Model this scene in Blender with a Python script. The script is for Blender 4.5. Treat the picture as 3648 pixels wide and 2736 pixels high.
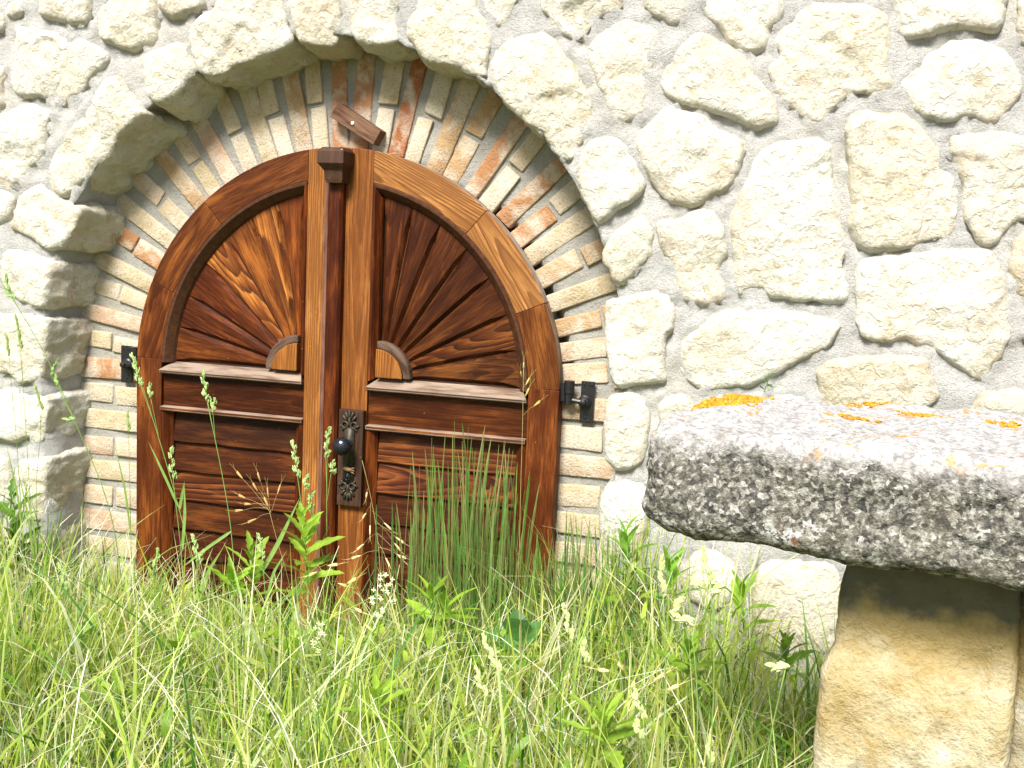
import bpy, bmesh, math, random
import numpy as np
from mathutils import Matrix, Vector
from mathutils.geometry import delaunay_2d_cdt
from mathutils.kdtree import KDTree

random.seed(7); RNG = np.random.default_rng(7)
for o in list(bpy.data.objects): bpy.data.objects.remove(o)
SC = bpy.context.scene; COL = SC.collection

# ------------------------------------------------------------------ camera, sky, sun, exposure
F_PX, YAW, PITCH, ROLL = 3727.0, 0.2739, 0.11925, 0.04562
CAM = np.array([1.4705, -3.1036, 0.4238])
def cam_basis():
    fw = np.array([-math.sin(YAW)*math.cos(PITCH), math.cos(YAW)*math.cos(PITCH), -math.sin(PITCH)])
    r = np.cross(fw, [0, 0, 1]); r /= np.linalg.norm(r); u = np.cross(r, fw)
    return math.cos(ROLL)*r + math.sin(ROLL)*u, -math.sin(ROLL)*r + math.cos(ROLL)*u, fw
CR, CU, CF = cam_basis()
cd = bpy.data.cameras.new('camera'); cam = bpy.data.objects.new('camera', cd); COL.objects.link(cam)
cd.sensor_width = 36.0; cd.lens = F_PX/3648*36; cd.clip_start = 0.05; cd.clip_end = 500
cam.matrix_world = Matrix(((CR[0], CU[0], -CF[0], CAM[0]), (CR[1], CU[1], -CF[1], CAM[1]), (CR[2], CU[2], -CF[2], CAM[2]), (0, 0, 0, 1)))
SC.camera = cam
SUN_EL, SUN_AZ = math.radians(47), math.radians(-7)          # azimuth: to the right of the wall's outward normal
w = bpy.data.worlds.new('World'); SC.world = w; w.use_nodes = True
nt = w.node_tree; nt.nodes.clear()
wo = nt.nodes.new('ShaderNodeOutputWorld'); bg = nt.nodes.new('ShaderNodeBackground'); sk = nt.nodes.new('ShaderNodeTexSky')
sk.sky_type = 'NISHITA'; sk.sun_disc = False; sk.sun_elevation = SUN_EL; sk.sun_rotation = math.pi - SUN_AZ
sk.air_density = 1.0; sk.dust_density = 2.0
bg.inputs[1].default_value = 0.085
nt.links.new(sk.outputs[0], bg.inputs[0]); nt.links.new(bg.outputs[0], wo.inputs[0])
sd = bpy.data.lights.new('sun', 'SUN'); sun = bpy.data.objects.new('sun', sd); COL.objects.link(sun)
sd.energy = 5.0; sd.angle = math.radians(19); sd.color = (1.0, 0.965, 0.905)
sv = Vector((math.sin(SUN_AZ)*math.cos(SUN_EL), -math.cos(SUN_AZ)*math.cos(SUN_EL), math.sin(SUN_EL)))
sun.rotation_euler = sv.to_track_quat('Z', 'Y').to_euler(); sun.location = sv*20
SC.view_settings.view_transform = 'Standard'; SC.view_settings.look = 'None'
SC.view_settings.exposure = 0.84; SC.view_settings.gamma = 1.0; SC.view_settings.use_curve_mapping = False
SC.render.engine = 'CYCLES'
SC.cycles.max_bounces = 8; SC.cycles.transparent_max_bounces = 8

GROUND = -1.0
def at(px, py, Y):
    d = CF*F_PX + CR*(px - 1824.0) - CU*(py - 1368.0)
    return CAM + (Y - CAM[1])/d[1]*d

# ------------------------------------------------------------------ small numpy noise
def _h(i, j, k, s):
    n = (i*374761393 + j*668265263 + k*2147483647 + s*1274126177) & 0xFFFFFFFF
    n = ((n ^ (n >> 13))*1274126177) & 0xFFFFFFFF
    n = ((n ^ (n >> 16))*2246822519) & 0xFFFFFFFF
    return ((n ^ (n >> 15)) & 0xFFFFFF)/float(0xFFFFFF)*2 - 1
def vnoise(p, seed=0):
    p = np.asarray(p, float); f = np.floor(p).astype(np.int64); t = p - f; t = t*t*(3 - 2*t); o = 0
    for a in (0, 1):
        for b in (0, 1):
            for c in (0, 1):
                wgt = (t[:, 0] if a else 1-t[:, 0])*(t[:, 1] if b else 1-t[:, 1])*(t[:, 2] if c else 1-t[:, 2])
                o = o + wgt*_h(f[:, 0]+a, f[:, 1]+b, f[:, 2]+c, seed)
    return o
def fbm(p, seed=0, oct=4, gain=.5):
    o = 0; a = 1.0; p = np.asarray(p, float)
    for i in range(oct):
        o = o + a*vnoise(p*(2.03**i) + 17.3*i, seed+i); a *= gain
    return o

# ------------------------------------------------------------------ material helpers
class NT:
    def __init__(s, name):
        s.m = bpy.data.materials.new(name); s.m.use_nodes = True; s.t = s.m.node_tree; s.t.nodes.clear()
        s.out = s.n('ShaderNodeOutputMaterial')
    def n(s, typ, **kw):
        nd = s.t.nodes.new(typ)
        for k, v in kw.items(): setattr(nd, k, v)
        return nd
    def l(s, a, b): s.t.links.new(a, b)
    def val(s, inp, v):
        if hasattr(v, 'is_linked') or isinstance(v, bpy.types.NodeSocket): s.l(v, inp)
        elif isinstance(v, (tuple, list)) and len(v) == 3 and inp.type == 'RGBA': inp.default_value = (*v, 1)
        else: inp.default_value = v
    def math(s, op, a, b=0.0, c=None, clamp=False):
        nd = s.n('ShaderNodeMath', operation=op); nd.use_clamp = clamp; s.val(nd.inputs[0], a); s.val(nd.inputs[1], b)
        if c is not None: s.val(nd.inputs[2], c)
        return nd.outputs[0]
    def vmath(s, op, a, b=(0, 0, 0)):
        nd = s.n('ShaderNodeVectorMath', operation=op); s.val(nd.inputs[0], a); s.val(nd.inputs[1], b)
        return nd.outputs[0]
    def noise(s, vec, scale, detail=4, rough=.55, dist=0.0):
        nd = s.n('ShaderNodeTexNoise'); s.l(vec, nd.inputs['Vector']); nd.inputs['Scale'].default_value = scale
        nd.inputs['Detail'].default_value = detail; nd.inputs['Roughness'].default_value = rough; nd.inputs['Distortion'].default_value = dist
        return nd.outputs[0]
    def ramp(s, fac, stops, interp='LINEAR'):
        nd = s.n('ShaderNodeValToRGB'); s.l(fac, nd.inputs[0]); cr = nd.color_ramp; cr.interpolation = interp
        while len(cr.elements) < len(stops): cr.elements.new(.5)
        for e, (p, c) in zip(cr.elements, stops):
            e.position = p; e.color = (*c, 1) if isinstance(c, (tuple, list)) else (c, c, c, 1)
        return nd.outputs[0]
    def mix(s, fac, a, b, mode='MIX'):
        nd = s.n('ShaderNodeMix', data_type='RGBA', blend_type=mode); s.val(nd.inputs[0], fac); s.val(nd.inputs[6], a); s.val(nd.inputs[7], b)
        return nd.outputs[2]
    def bump(s, height, strength, dist, normal=None):
        nd = s.n('ShaderNodeBump'); nd.inputs['Strength'].default_value = strength; nd.inputs['Distance'].default_value = dist
        s.l(height, nd.inputs['Height'])
        if normal is not None: s.l(normal, nd.inputs['Normal'])
        return nd.outputs[0]
    def done(s, color, rough=.8, normal=None, metallic=0.0, spec=.3):
        b = s.n('ShaderNodeBsdfPrincipled'); s.val(b.inputs['Base Color'], color); s.val(b.inputs['Roughness'], rough)
        b.inputs['Metallic'].default_value = metallic; b.inputs['Specular IOR Level'].default_value = spec
        if normal is not None: s.l(normal, b.inputs['Normal'])
        s.l(b.outputs[0], s.out.inputs[0]); s.bsdf = b
        return s.m

def mat_limestone():
    s = NT('limestone'); tc = s.n('ShaderNodeTexCoord').outputs['Object']; oi = s.n('ShaderNodeObjectInfo')
    rv = s.n('ShaderNodeCombineXYZ'); s.val(rv.inputs[0], s.math('MULTIPLY', oi.outputs['Random'], 37.0)); s.val(rv.inputs[1], s.math('MULTIPLY', oi.outputs['Random'], 91.0))
    p = s.vmath('ADD', tc, rv.outputs[0])
    big = s.noise(p, 5.0, 4, .6); mid = s.noise(p, 22.0, 5, .65); fine = s.noise(p, 120.0, 5, .7)
    c = s.ramp(big, [(.25, (.57, .515, .385)), (.5, (.665, .63, .53)), (.72, (.70, .685, .62))])
    pink = s.ramp(s.noise(s.vmath('ADD', p, (9, 3, 1)), 7.0, 3), [(.5, 0.0), (.75, .55)])
    c = s.mix(pink, c, (.66, .52, .38))
    c = s.mix(s.ramp(mid, [(.33, .6), (.45, 0.0)]), c, (.42, .345, .19))
    rust = s.ramp(s.noise(s.vmath('ADD', p, (2, 7, 5)), 30.0, 4, .7), [(.70, 0.0), (.78, .75)])
    c = s.mix(rust, c, (.30, .16, .05))
    c = s.mix(s.ramp(fine, [(.33, .6), (.43, 0.0)]), c, (.36, .30, .18))
    tint = s.mix(.8, (1, 1, 1), oi.outputs['Color']); c = s.mix(1.0, c, tint, 'MULTIPLY')
    vo = s.n('ShaderNodeTexVoronoi'); s.l(s.vmath('ADD', p, s.vmath('SCALE', mid)), vo.inputs['Vector']); vo.inputs['Scale'].default_value = 45
    chip = s.ramp(s.noise(s.vmath('ADD', p, (6, 6, 2)), 38.0, 3, .5, .8), [(.42, 0.0), (.50, .55), (.56, 1.0)])
    hgt = s.math('ADD', s.math('ADD', s.math('MULTIPLY', mid, 1.3), s.math('MULTIPLY', chip, .22)), s.math('ADD', s.math('MULTIPLY', fine, .42), s.math('MULTIPLY', vo.outputs[0], .14)))
    return s.done(c, .92, s.bump(hgt, .85, .014), spec=.15)
def mat_mortar(name='mortar', a=(.41, .405, .385), b=(.55, .54, .515)):
    s = NT(name); tc = s.n('ShaderNodeTexCoord').outputs['Object']
    g = s.noise(tc, 260.0, 4, .75); m = s.noise(tc, 14.0, 4, .6); l = s.noise(tc, 3.0, 3)
    c = s.mix(s.ramp(m, [(.3, 0.0), (.7, 1.0)]), a, b)
    c = s.mix(s.ramp(g, [(.36, .75), (.47, 0.0)]), c, (.22, .205, .17))
    g2 = s.noise(tc, 90.0, 4, .7)
    c = s.mix(s.ramp(l, [(.5, 0.0), (.75, .35)]), c, (.50, .455, .35))
    return s.done(c, .95, s.bump(s.math('ADD', s.math('MULTIPLY', g2, 1.2), s.math('ADD', g, s.math('MULTIPLY', m, .9))), .85, .007), spec=.1)
def mat_brick():
    s = NT('old_brick'); tc = s.n('ShaderNodeTexCoord').outputs['Object']; oi = s.n('ShaderNodeObjectInfo')
    rv = s.n('ShaderNodeCombineXYZ'); s.val(rv.inputs[0], s.math('MULTIPLY', oi.outputs['Random'], 53.0))
    p = s.vmath('ADD', tc, rv.outputs[0])
    m = s.noise(p, 16.0, 4, .6); f = s.noise(p, 140.0, 4, .7); sm = s.noise(s.vmath('ADD', p, (4, 4, 4)), 11.0, 4, .6, .6)
    c = s.mix(s.ramp(m, [(.3, .7), (.65, 0.0)]), oi.outputs['Color'], s.mix(1.0, oi.outputs['Color'], (.82, .74, .62), 'MULTIPLY'))
    c = s.mix(s.ramp(sm, [(.44, 0.0), (.60, .8)]), c, (.57, .50, .395))
    c = s.mix(s.ramp(f, [(.36, .6), (.47, 0.0)]), c, (.25, .195, .12))
    return s.done(c, .9, s.bump(s.math('ADD', s.math('MULTIPLY', m, 1.0), s.math('MULTIPLY', f, .6)), .9, .010), spec=.1)
def mat_wood(name, light, midc, dark, rough=.42, spec=.4, freq=85.0, wear=.5, grey=0.0, wav=1.0, flat0=.45, flat1=.5):
    s = NT(name); tc = s.n('ShaderNodeTexCoord').outputs['Object']; oi = s.n('ShaderNodeObjectInfo'); rnd = oi.outputs['Random']
    sp = s.n('ShaderNodeSeparateXYZ'); s.l(tc, sp.inputs[0]); x, y, z = sp.outputs
    st = s.n('ShaderNodeCombineXYZ')
    s.val(st.inputs[0], s.math('MULTIPLY_ADD', rnd, 40.0, s.math('MULTIPLY', x, 2.6))); s.val(st.inputs[1], s.math('MULTIPLY', y, 9.0)); s.val(st.inputs[2], s.math('MULTIPLY', z, 9.0))
    n1 = s.math('SUBTRACT', s.noise(st.outputs[0], 1.0, 3, .5), .5)
    rnd2 = s.math('FRACT', s.math('MULTIPLY', rnd, 17.0)); rnd3 = s.math('FRACT', s.math('MULTIPLY', rnd, 71.0))
    yy = s.math('ADD', y, s.math('MULTIPLY_ADD', s.math('SUBTRACT', rnd2, .5), .10, s.math('MULTIPLY', n1, .045*wav)))
    zz = s.math('ADD', s.math('ADD', z, .035), s.math('MULTIPLY_ADD', s.math('MULTIPLY', s.math('SUBTRACT', rnd3, .5), .30*wav), x, s.math('MULTIPLY', n1, .035*wav)))
    rr = s.math('SQRT', s.math('ADD', s.math('MULTIPLY', yy, yy), s.math('MULTIPLY', zz, zz)))
    ring = s.math('FRACT', s.math('MULTIPLY', rr, freq))
    fb = s.n('ShaderNodeCombineXYZ')
    s.val(fb.inputs[0], s.math('MULTIPLY_ADD', rnd, 19.0, s.math('MULTIPLY', x, 9.0))); s.val(fb.inputs[1], s.math('MULTIPLY', y, 330.0)); s.val(fb.inputs[2], s.math('MULTIPLY', z, 330.0))
    fib = s.noise(fb.outputs[0], 1.0, 3, .6)
    bl = s.n('ShaderNodeCombineXYZ')
    s.val(bl.inputs[0], s.math('MULTIPLY_ADD', rnd, 29.0, s.math('MULTIPLY', x, 5.0))); s.val(bl.inputs[1], s.math('MULTIPLY', y, 28.0)); s.val(bl.inputs[2], s.math('MULTIPLY', z, 28.0))
    blot = s.noise(bl.outputs[0], 1.0, 4, .6)
    c = s.ramp(ring, [(0.0, light), (.45, midc), (.80, dark), (.93, dark), (1.0, light)])
    flat = s.ramp(blot, [(.35, midc), (.65, tuple(.6*a+.4*b for a, b in zip(light, midc)))])
    c = s.mix(s.math('MULTIPLY_ADD', s.math('FRACT', s.math('MULTIPLY', rnd, 131.0)), flat1, flat0), c, flat)
    c = s.mix(s.ramp(fib, [(.36, .7), (.56, 0.0)]), c, dark)
    c = s.mix(s.ramp(blot, [(.36, .8), (.56, 0.0)]), c, tuple(.5*(a+b) for a, b in zip(midc, dark)))
    c = s.mix(s.math('MULTIPLY', s.ramp(blot, [(.56, 0.0), (.72, 1.0)]), wear), c, tuple(min(1, a*1.25) for a in light))
    chip = s.ramp(s.noise(tc, 75.0, 2, .5), [(.745, 0.0), (.765, 1.0)]); c = s.mix(s.math('MULTIPLY', chip, .6), c, (.50, .30, .13))
    if grey: c = s.mix(s.math('MULTIPLY', s.ramp(s.noise(bl.outputs[0], 1.7, 3), [(.35, 0.0), (.6, 1.0)]), grey), c, (.34, .29, .24))
    c = s.mix(1.0, c, oi.outputs['Color'], 'MULTIPLY')
    h = s.math('ADD', s.math('MULTIPLY', fib, .6), s.math('MULTIPLY', ring, -.5))
    ro = s.math('MULTIPLY_ADD', blot, .25, rough - .1)
    return s.done(c, ro, s.bump(h, .45, .0025), spec=spec)
def mat_plain(name, col, rough=.5, metallic=0.0, spec=.4, var=.25, scale=60.0, bump=.3, col2=None):
    s = NT(name); tc = s.n('ShaderNodeTexCoord').outputs['Object']; n = s.noise(tc, scale, 4, .65)
    c = s.mix(s.ramp(n, [(.35, 0.0), (.68, 1.0)]), col, col2 or tuple(a*(1+var*2) for a in col))
    return s.done(c, rough, s.bump(n, bump, .003), metallic, spec)
def mat_slab():
    s = NT('lichen_stone'); tc = s.n('ShaderNodeTexCoord').outputs['Object']; ge = s.n('ShaderNodeNewGeometry')
    big = s.noise(tc, 6.0, 4, .6); mid = s.noise(tc, 40.0, 5, .65, .4); fine = s.noise(tc, 105.0, 3, .65)
    nv = s.n('ShaderNodeTexNoise'); s.l(tc, nv.inputs['Vector']); nv.inputs['Scale'].default_value = 90.0
    wob = s.vmath('ADD', tc, s.vmath('MULTIPLY', nv.outputs['Color'], (.012, .012, .012)))
    def cells(scale, off):
        nd = s.n('ShaderNodeTexVoronoi'); s.l(s.vmath('ADD', wob, off), nd.inputs['Vector']); nd.inputs['Scale'].default_value = scale
        sx = s.n('ShaderNodeSeparateColor'); s.l(nd.outputs['Color'], sx.inputs[0]); return sx.outputs[0]
    v1, v2 = cells(135.0, (0, 0, 0)), cells(260.0, (3, 1, 2)); key = s.math('ADD', s.math('MULTIPLY', v1, .42), s.math('ADD', s.math('MULTIPLY', v2, .22), s.math('MULTIPLY', mid, .75)))
    c = s.ramp(key, [(.42, (.042, .042, .04)), (.56, (.085, .082, .072)), (.70, (.15, .142, .115)), (.83, (.245, .235, .20)), (.97, (.42, .41, .38))])
    c = s.mix(s.ramp(big, [(.50, 0.0), (.72, .35)]), c, (.22, .195, .13))
    wl = s.noise(s.vmath('ADD', tc, (3, 8, 2)), 13.0, 5, .7, .5); c = s.mix(s.math('MULTIPLY', s.ramp(wl, [(.58, 0.0), (.66, .8)]), s.ramp(v2, [(.25, 0.0), (.45, 1.0)])), c, (.52, .52, .50))
    sp = s.n('ShaderNodeSeparateXYZ'); s.l(tc, sp.inputs[0])
    top = s.ramp(s.math('ADD', sp.outputs[2], s.math('MULTIPLY', s.math('SUBTRACT', mid, .5), .10)), [(.040, 0.0), (.085, 1.0)])   # paler, speckled tone towards the upper side, with an uneven edge
    pale_top = s.mix(s.ramp(fine, [(.38, 0.0), (.6, 1.0)]), (.30, .285, .275), (.56, .54, .525))
    c = s.mix(s.math('MULTIPLY', top, .85), c, pale_top)
    orn = s.ramp(s.noise(s.vmath('ADD', tc, (5, 1, 9)), 17.0, 5, .72, .7), [(.60, 0.0), (.66, 1.0)])
    gate = s.ramp(sp.outputs[2], [(.055, 0.0), (.085, 1.0)])
    c = s.mix(s.math('MULTIPLY', orn, s.math('MULTIPLY', gate, .95)), c, s.mix(fine, (.50, .17, .02), (.62, .33, .05)))
    rs = s.ramp(s.noise(s.vmath('ADD', tc, (1, 4, 6)), 11.0, 4, .6), [(.685, 0.0), (.72, .8)]); c = s.mix(rs, c, (.26, .08, .03))
    h = s.math('ADD', s.math('MULTIPLY', mid, 1.0), s.math('ADD', s.math('MULTIPLY', v2, .06), s.math('MULTIPLY', fine, .4)))
    return s.done(c, .95, s.bump(h, .9, .012), spec=.1)
def mat_pillar(name='sandstone', k=1.0):
    s = NT(name); tc = s.n('ShaderNodeTexCoord').outputs['Object']
    big = s.noise(tc, 5.0, 4, .6, .4); mid = s.noise(tc, 24.0, 5, .65); fine = s.noise(tc, 120.0, 4, .7)
    c = s.ramp(big, [(.28, (.33*k, .23*k, .085*k)), (.45, (.45*k, .39*k, .25*k)), (.60, (.58*k, .56*k, .46*k))])
    c = s.mix(s.ramp(mid, [(.32, .6), (.5, 0.0)]), c, (.27*k, .18*k, .06*k))
    c = s.mix(s.ramp(fine, [(.34, .4), (.5, 0.0)]), c, (.20*k, .155*k, .08*k))
    gr = s.ramp(s.noise(s.vmath('ADD', tc, (3, 3, 3)), 9.0, 4, .65), [(.62, 0.0), (.7, .6)]); c = s.mix(gr, c, (.17, .16, .13))
    sp = s.n('ShaderNodeSeparateXYZ'); s.l(tc, sp.inputs[0])      # dark grey band towards the top of the stone, with a ragged lower edge
    dk_top = s.ramp(s.math('ADD', sp.outputs[2], s.math('MULTIPLY', s.math('SUBTRACT', s.noise(tc, 14.0, 4, .6), .5), .16)), [(.415, 0.0), (.445, 1.0)])
    oc = s.ramp(s.math('ADD', sp.outputs[2], s.math('MULTIPLY', s.math('SUBTRACT', s.noise(s.vmath('ADD', tc, (5, 2, 8)), 11.0, 4, .6), .5), .30)), [(.22, 0.0), (.38, 1.0)])
    c = s.mix(s.math('MULTIPLY', oc, .8), c, s.mix(fine, (.26, .165, .04), (.42, .31, .11)))
    c = s.mix(s.math('MULTIPLY', dk_top, .92), c, s.mix(mid, (.075, .073, .055), (.17, .165, .125)))
    return s.done(c, .93, s.bump(s.math('ADD', mid, s.math('MULTIPLY', fine, .5)), .9, .012), spec=.1)
def mat_leafy(name, trans=.45, rough=.5, attr=True, col=(.1, .2, .03)):
    s = NT(name)
    if attr:
        a = s.n('ShaderNodeVertexColor'); a.layer_name = 'col'; c = a.outputs[0]
    else:
        tc = s.n('ShaderNodeTexCoord').outputs['Object']; oi = s.n('ShaderNodeObjectInfo')
        c = s.mix(s.ramp(s.noise(tc, 45.0, 4), [(.3, 0.0), (.7, 1.0)]), col, tuple(v*1.5 for v in col)); c = s.mix(1.0, c, oi.outputs['Color'], 'MULTIPLY')
    b = s.n('ShaderNodeBsdfPrincipled'); s.val(b.inputs['Base Color'], c); b.inputs['Roughness'].default_value = rough; b.inputs['Specular IOR Level'].default_value = .35
    t = s.n('ShaderNodeBsdfTranslucent'); s.l(c, t.inputs[0]); m = s.n('ShaderNodeMixShader'); m.inputs[0].default_value = trans
    s.l(b.outputs[0], m.inputs[1]); s.l(t.outputs[0], m.inputs[2]); s.l(m.outputs[0], s.out.inputs[0])
    return s.m

def mat_flatwood(): return mat_plain('dark_moulding', (.040, .014, .007), .45, 0, .4, .5, 55, .2, (.085, .030, .012))
M = dict(
    mould=mat_flatwood(),
    lime=mat_limestone(), mortar=mat_mortar(), bmortar=mat_mortar('brick_mortar', (.31, .30, .27), (.43, .415, .37)), brick=mat_brick(),
    wood=mat_wood('varnished_pine', (.27, .098, .018), (.098, .028, .0055), (.015, .0038, .0018), .50, .13),
    grain=mat_wood('figured_pine', (.42, .17, .036), (.17, .050, .0095), (.024, .0062, .0028), .50, .14, 62.0, .5, 0.0, 1.3, 0.0, .15),
    pale=mat_wood('pale_pine', (.40, .185, .052), (.27, .108, .027), (.08, .027, .008), .52, .14, 170.0, .5, 0.0, .25, .1, .4),
    dark=mat_wood('dark_stained_wood', (.105, .05, .026), (.062, .028, .015), (.018, .009, .006), .55, .3, 100.0, .3),
    grey=mat_wood('weathered_wood', (.27, .20, .145), (.155, .10, .068), (.05, .03, .022), .8, .15, 140.0, .6, .7),
    iron=mat_plain('black_iron', (.006, .006, .007), .38, 0.0, .5, .4, 90, .35),
    knob=mat_plain('black_glaze', (.006, .008, .011), .22, 0.0, .6, .3, 30, .05),
    bronze=mat_plain('aged_bronze', (.020, .018, .014), .5, .3, .4, .8, 45, .4, (.075, .058, .034)),
    rust=mat_plain('brass_cover', (.16, .10, .045), .5, .4, .4, .4, 60, .3),
    zinc=mat_plain('zinc_nail', (.75, .75, .74), .35, .6, .5, .1, 60, .1),
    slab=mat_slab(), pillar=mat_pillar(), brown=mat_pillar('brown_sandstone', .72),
    soil=mat_plain('soil_and_thatch', (.055, .05, .022), .95, 0, .1, .6, 40, .9, (.16, .15, .06)),
    blade=mat_leafy('grass_blades', .52, .40), straw=mat_leafy('dry_straw', .3, .6), leaf=mat_leafy('weed_leaf', .45, .42, False, (.19, .32, .04)),
    seed=mat_leafy('seed_head', .35, .6, False, (.30, .40, .15)), stem=mat_leafy('grass_stem', .2, .5, False, (.17, .28, .07)),
    oat=mat_leafy('wild_oat_spikelet', .35, .45, False, (.50, .42, .22)), lichen=mat_plain('orange_lichen', (.42, .15, .012), .95, 0, .1, .5, 70, .9, (.62, .34, .04)),
)

# ------------------------------------------------------------------ object helpers
W = {}
def tag(o, label=None, cat=None, group=None, kind=None):
    for k, v in (('label', label), ('category', cat), ('group', group), ('kind', kind)):
        if v: o[k] = v
    return o
def link(o, parent, mw):
    COL.objects.link(o); W[o.name] = mw
    if parent is not None:
        o.parent = parent; o.matrix_basis = W[parent.name].inverted() @ mw
    else: o.matrix_basis = mw
    return o
def empty(name, loc, label, cat, group=None):
    o = bpy.data.objects.new(name, None); o.empty_display_size = .1
    link(o, None, Matrix.Translation(loc)); tag(o, label, cat, group); return o
def bev(me, width, seg=2, ang=25):
    bm = bmesh.new(); bm.from_mesh(me)
    ed = [e for e in bm.edges if len(e.link_faces) == 2 and e.calc_face_angle(0) > math.radians(ang)]
    bmesh.ops.bevel(bm, geom=ed, offset=width, segments=seg, affect='EDGES', clamp_overlap=True, profile=.6)
    bm.to_mesh(me); bm.free()
def mesh(name, verts, faces, mat, parent=None, grain=None, smooth=False, color=None, bevel=0, fmat=None, origin=None, jitter=0):
    """verts in world space; object origin at their centre, local x along the grain, local z toward the viewer side (-Y)"""
    v = np.asarray(verts, float)
    o3 = np.asarray(origin, float) if origin is not None else (v.min(0)+v.max(0))/2
    if grain is None: R = np.eye(3)
    else:
        gx = np.array([grain[0], 0, grain[1]], float); gx /= np.linalg.norm(gx); gz = np.array([0, -1.0, 0]); gy = np.cross(gz, gx); R = np.stack([gx, gy, gz], 1)
    loc = (v - o3) @ R
    me = bpy.data.meshes.new(name)
    me.from_pydata(loc.tolist(), [], [tuple(int(i) for i in f) for f in faces])
    mats = mat if isinstance(mat, (list, tuple)) else [mat]
    for m in mats: me.materials.append(M[m])
    if fmat is not None: me.polygons.foreach_set('material_index', np.asarray(fmat, dtype=np.int32))
    me.validate(); me.update()
    bm = bmesh.new(); bm.from_mesh(me); bmesh.ops.recalc_face_normals(bm, faces=bm.faces); bm.to_mesh(me); bm.free()
    if bevel: bev(me, bevel)
    if jitter:
        co = np.array([q.co[:] for q in me.vertices]); co += jitter*np.stack([fbm(co*45+o3*9+7*i, 3+i, 2) for i in range(3)], 1)
        me.vertices.foreach_set('co', co.ravel().astype(np.float32))
    if smooth: me.polygons.foreach_set('use_smooth', np.ones(len(me.polygons), bool))
    ob = bpy.data.objects.new(name, me)
    if color is not None: ob.color = (*color, 1)
    mw = Matrix.Translation(o3) @ Matrix(R.tolist()).to_4x4()
    return link(ob, parent, mw)
def prism(poly, y0, y1):
    """poly: list of (x, z); y0 = front (toward viewer, smaller), y1 = back"""
    n = len(poly); v = [(x, y0, z) for x, z in poly] + [(x, y1, z) for x, z in poly]
    f = [tuple(range(n)), tuple(range(2*n-1, n-1, -1))] + [(i, i+n, (i+1) % n+n, (i+1) % n) for i in range(n)]
    return v, f
def merge(parts):
    V, Fc, k = [], [], 0
    for v, f in parts:
        V += [tuple(p) for p in v]; Fc += [tuple(i+k for i in q) for q in f]; k += len(v)
    return V, Fc
def tube(path, rad, n=6, cap=True):
    P = np.asarray(path, float); k = len(P); rad = np.broadcast_to(np.asarray(rad, float), (k,))
    T = np.gradient(P, axis=0); T /= np.linalg.norm(T, axis=1)[:, None] + 1e-12
    up = np.array([.31, .9, .17]); V = []
    for i in range(k):
        a = np.cross(T[i], up); a /= np.linalg.norm(a); b = np.cross(T[i], a)
        for j in range(n):
            q = 2*math.pi*j/n; V.append(P[i] + rad[i]*(math.cos(q)*a + math.sin(q)*b))
    Fc = [(i*n+j, i*n+(j+1) % n, (i+1)*n+(j+1) % n, (i+1)*n+j) for i in range(k-1) for j in range(n)]
    if cap: Fc += [tuple(range(n))[::-1], tuple(range((k-1)*n, k*n))]
    return V, Fc
def ellipsoid(c, axis, la, rb, nu=5, nv=6, ripple=0.0):
    c = np.asarray(c, float); T = np.asarray(axis, float); T /= np.linalg.norm(T)
    a = np.cross(T, [.3, .8, .2]); a /= np.linalg.norm(a); b = np.cross(T, a); V = [c - T*la]; Fc = []
    for i in range(1, nu):
        t = math.pi*i/nu
        for j in range(nv):
            q = 2*math.pi*j/nv; rr = rb*math.sin(t)*(1+ripple*math.cos(4*q)); V.append(c - T*la*math.cos(t) + rr*(math.cos(q)*a+math.sin(q)*b))
    V.append(c + T*la); L = len(V)-1
    for j in range(nv): Fc.append((0, 1+(j+1) % nv, 1+j))
    for i in range(nu-2):
        for j in range(nv): p = 1+i*nv; Fc.append((p+j, p+(j+1) % nv, p+nv+(j+1) % nv, p+nv+j))
    p = 1+(nu-2)*nv
    for j in range(nv): Fc.append((p+j, p+(j+1) % nv, L))
    return V, Fc
def lathe(c, axis_pts, n=20, flute=0, fd=0.0):
    """profile (r, dist along -Y) revolved about the Y axis through c"""
    V, Fc = [], []
    for r, d in axis_pts:
        for j in range(n):
            q = 2*math.pi*j/n; rr = r*(1-fd*abs(math.sin(flute*q/2))) if flute else r
            V.append((c[0]+rr*math.cos(q), c[1]-d, c[2]+rr*math.sin(q)))
    m = len(axis_pts)
    for i in range(m-1):
        for j in range(n): Fc.append((i*n+j, i*n+(j+1) % n, (i+1)*n+(j+1) % n, (i+1)*n+j))
    Fc += [tuple(range(n)), tuple(range((m-1)*n, m*n))]
    return V, Fc

# ------------------------------------------------------------------ ground
gx, gy = np.meshgrid(np.linspace(-4, 5, 91), np.linspace(-7, 0.4, 75)); far = 60
pts = np.stack([gx.ravel(), gy.ravel(), np.zeros(gx.size)], 1); pts[:, 2] = GROUND + .02*fbm(pts*2.2, 5, 3)
gf = [(j*91+i, j*91+i+1, (j+1)*91+i+1, (j+1)*91+i) for j in range(74) for i in range(90)]
v0 = len(pts); ring = [(-far, -far), (far, -far), (far, far), (-far, far)]
pts = np.vstack([pts, [(x, y, GROUND-.05) for x, y in ring]])
gf.append((v0, v0+1, v0+2, v0+3))
gr = mesh('ground', pts, gf, 'soil', smooth=True, origin=(0, 0, 0)); tag(gr, kind='structure')

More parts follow.
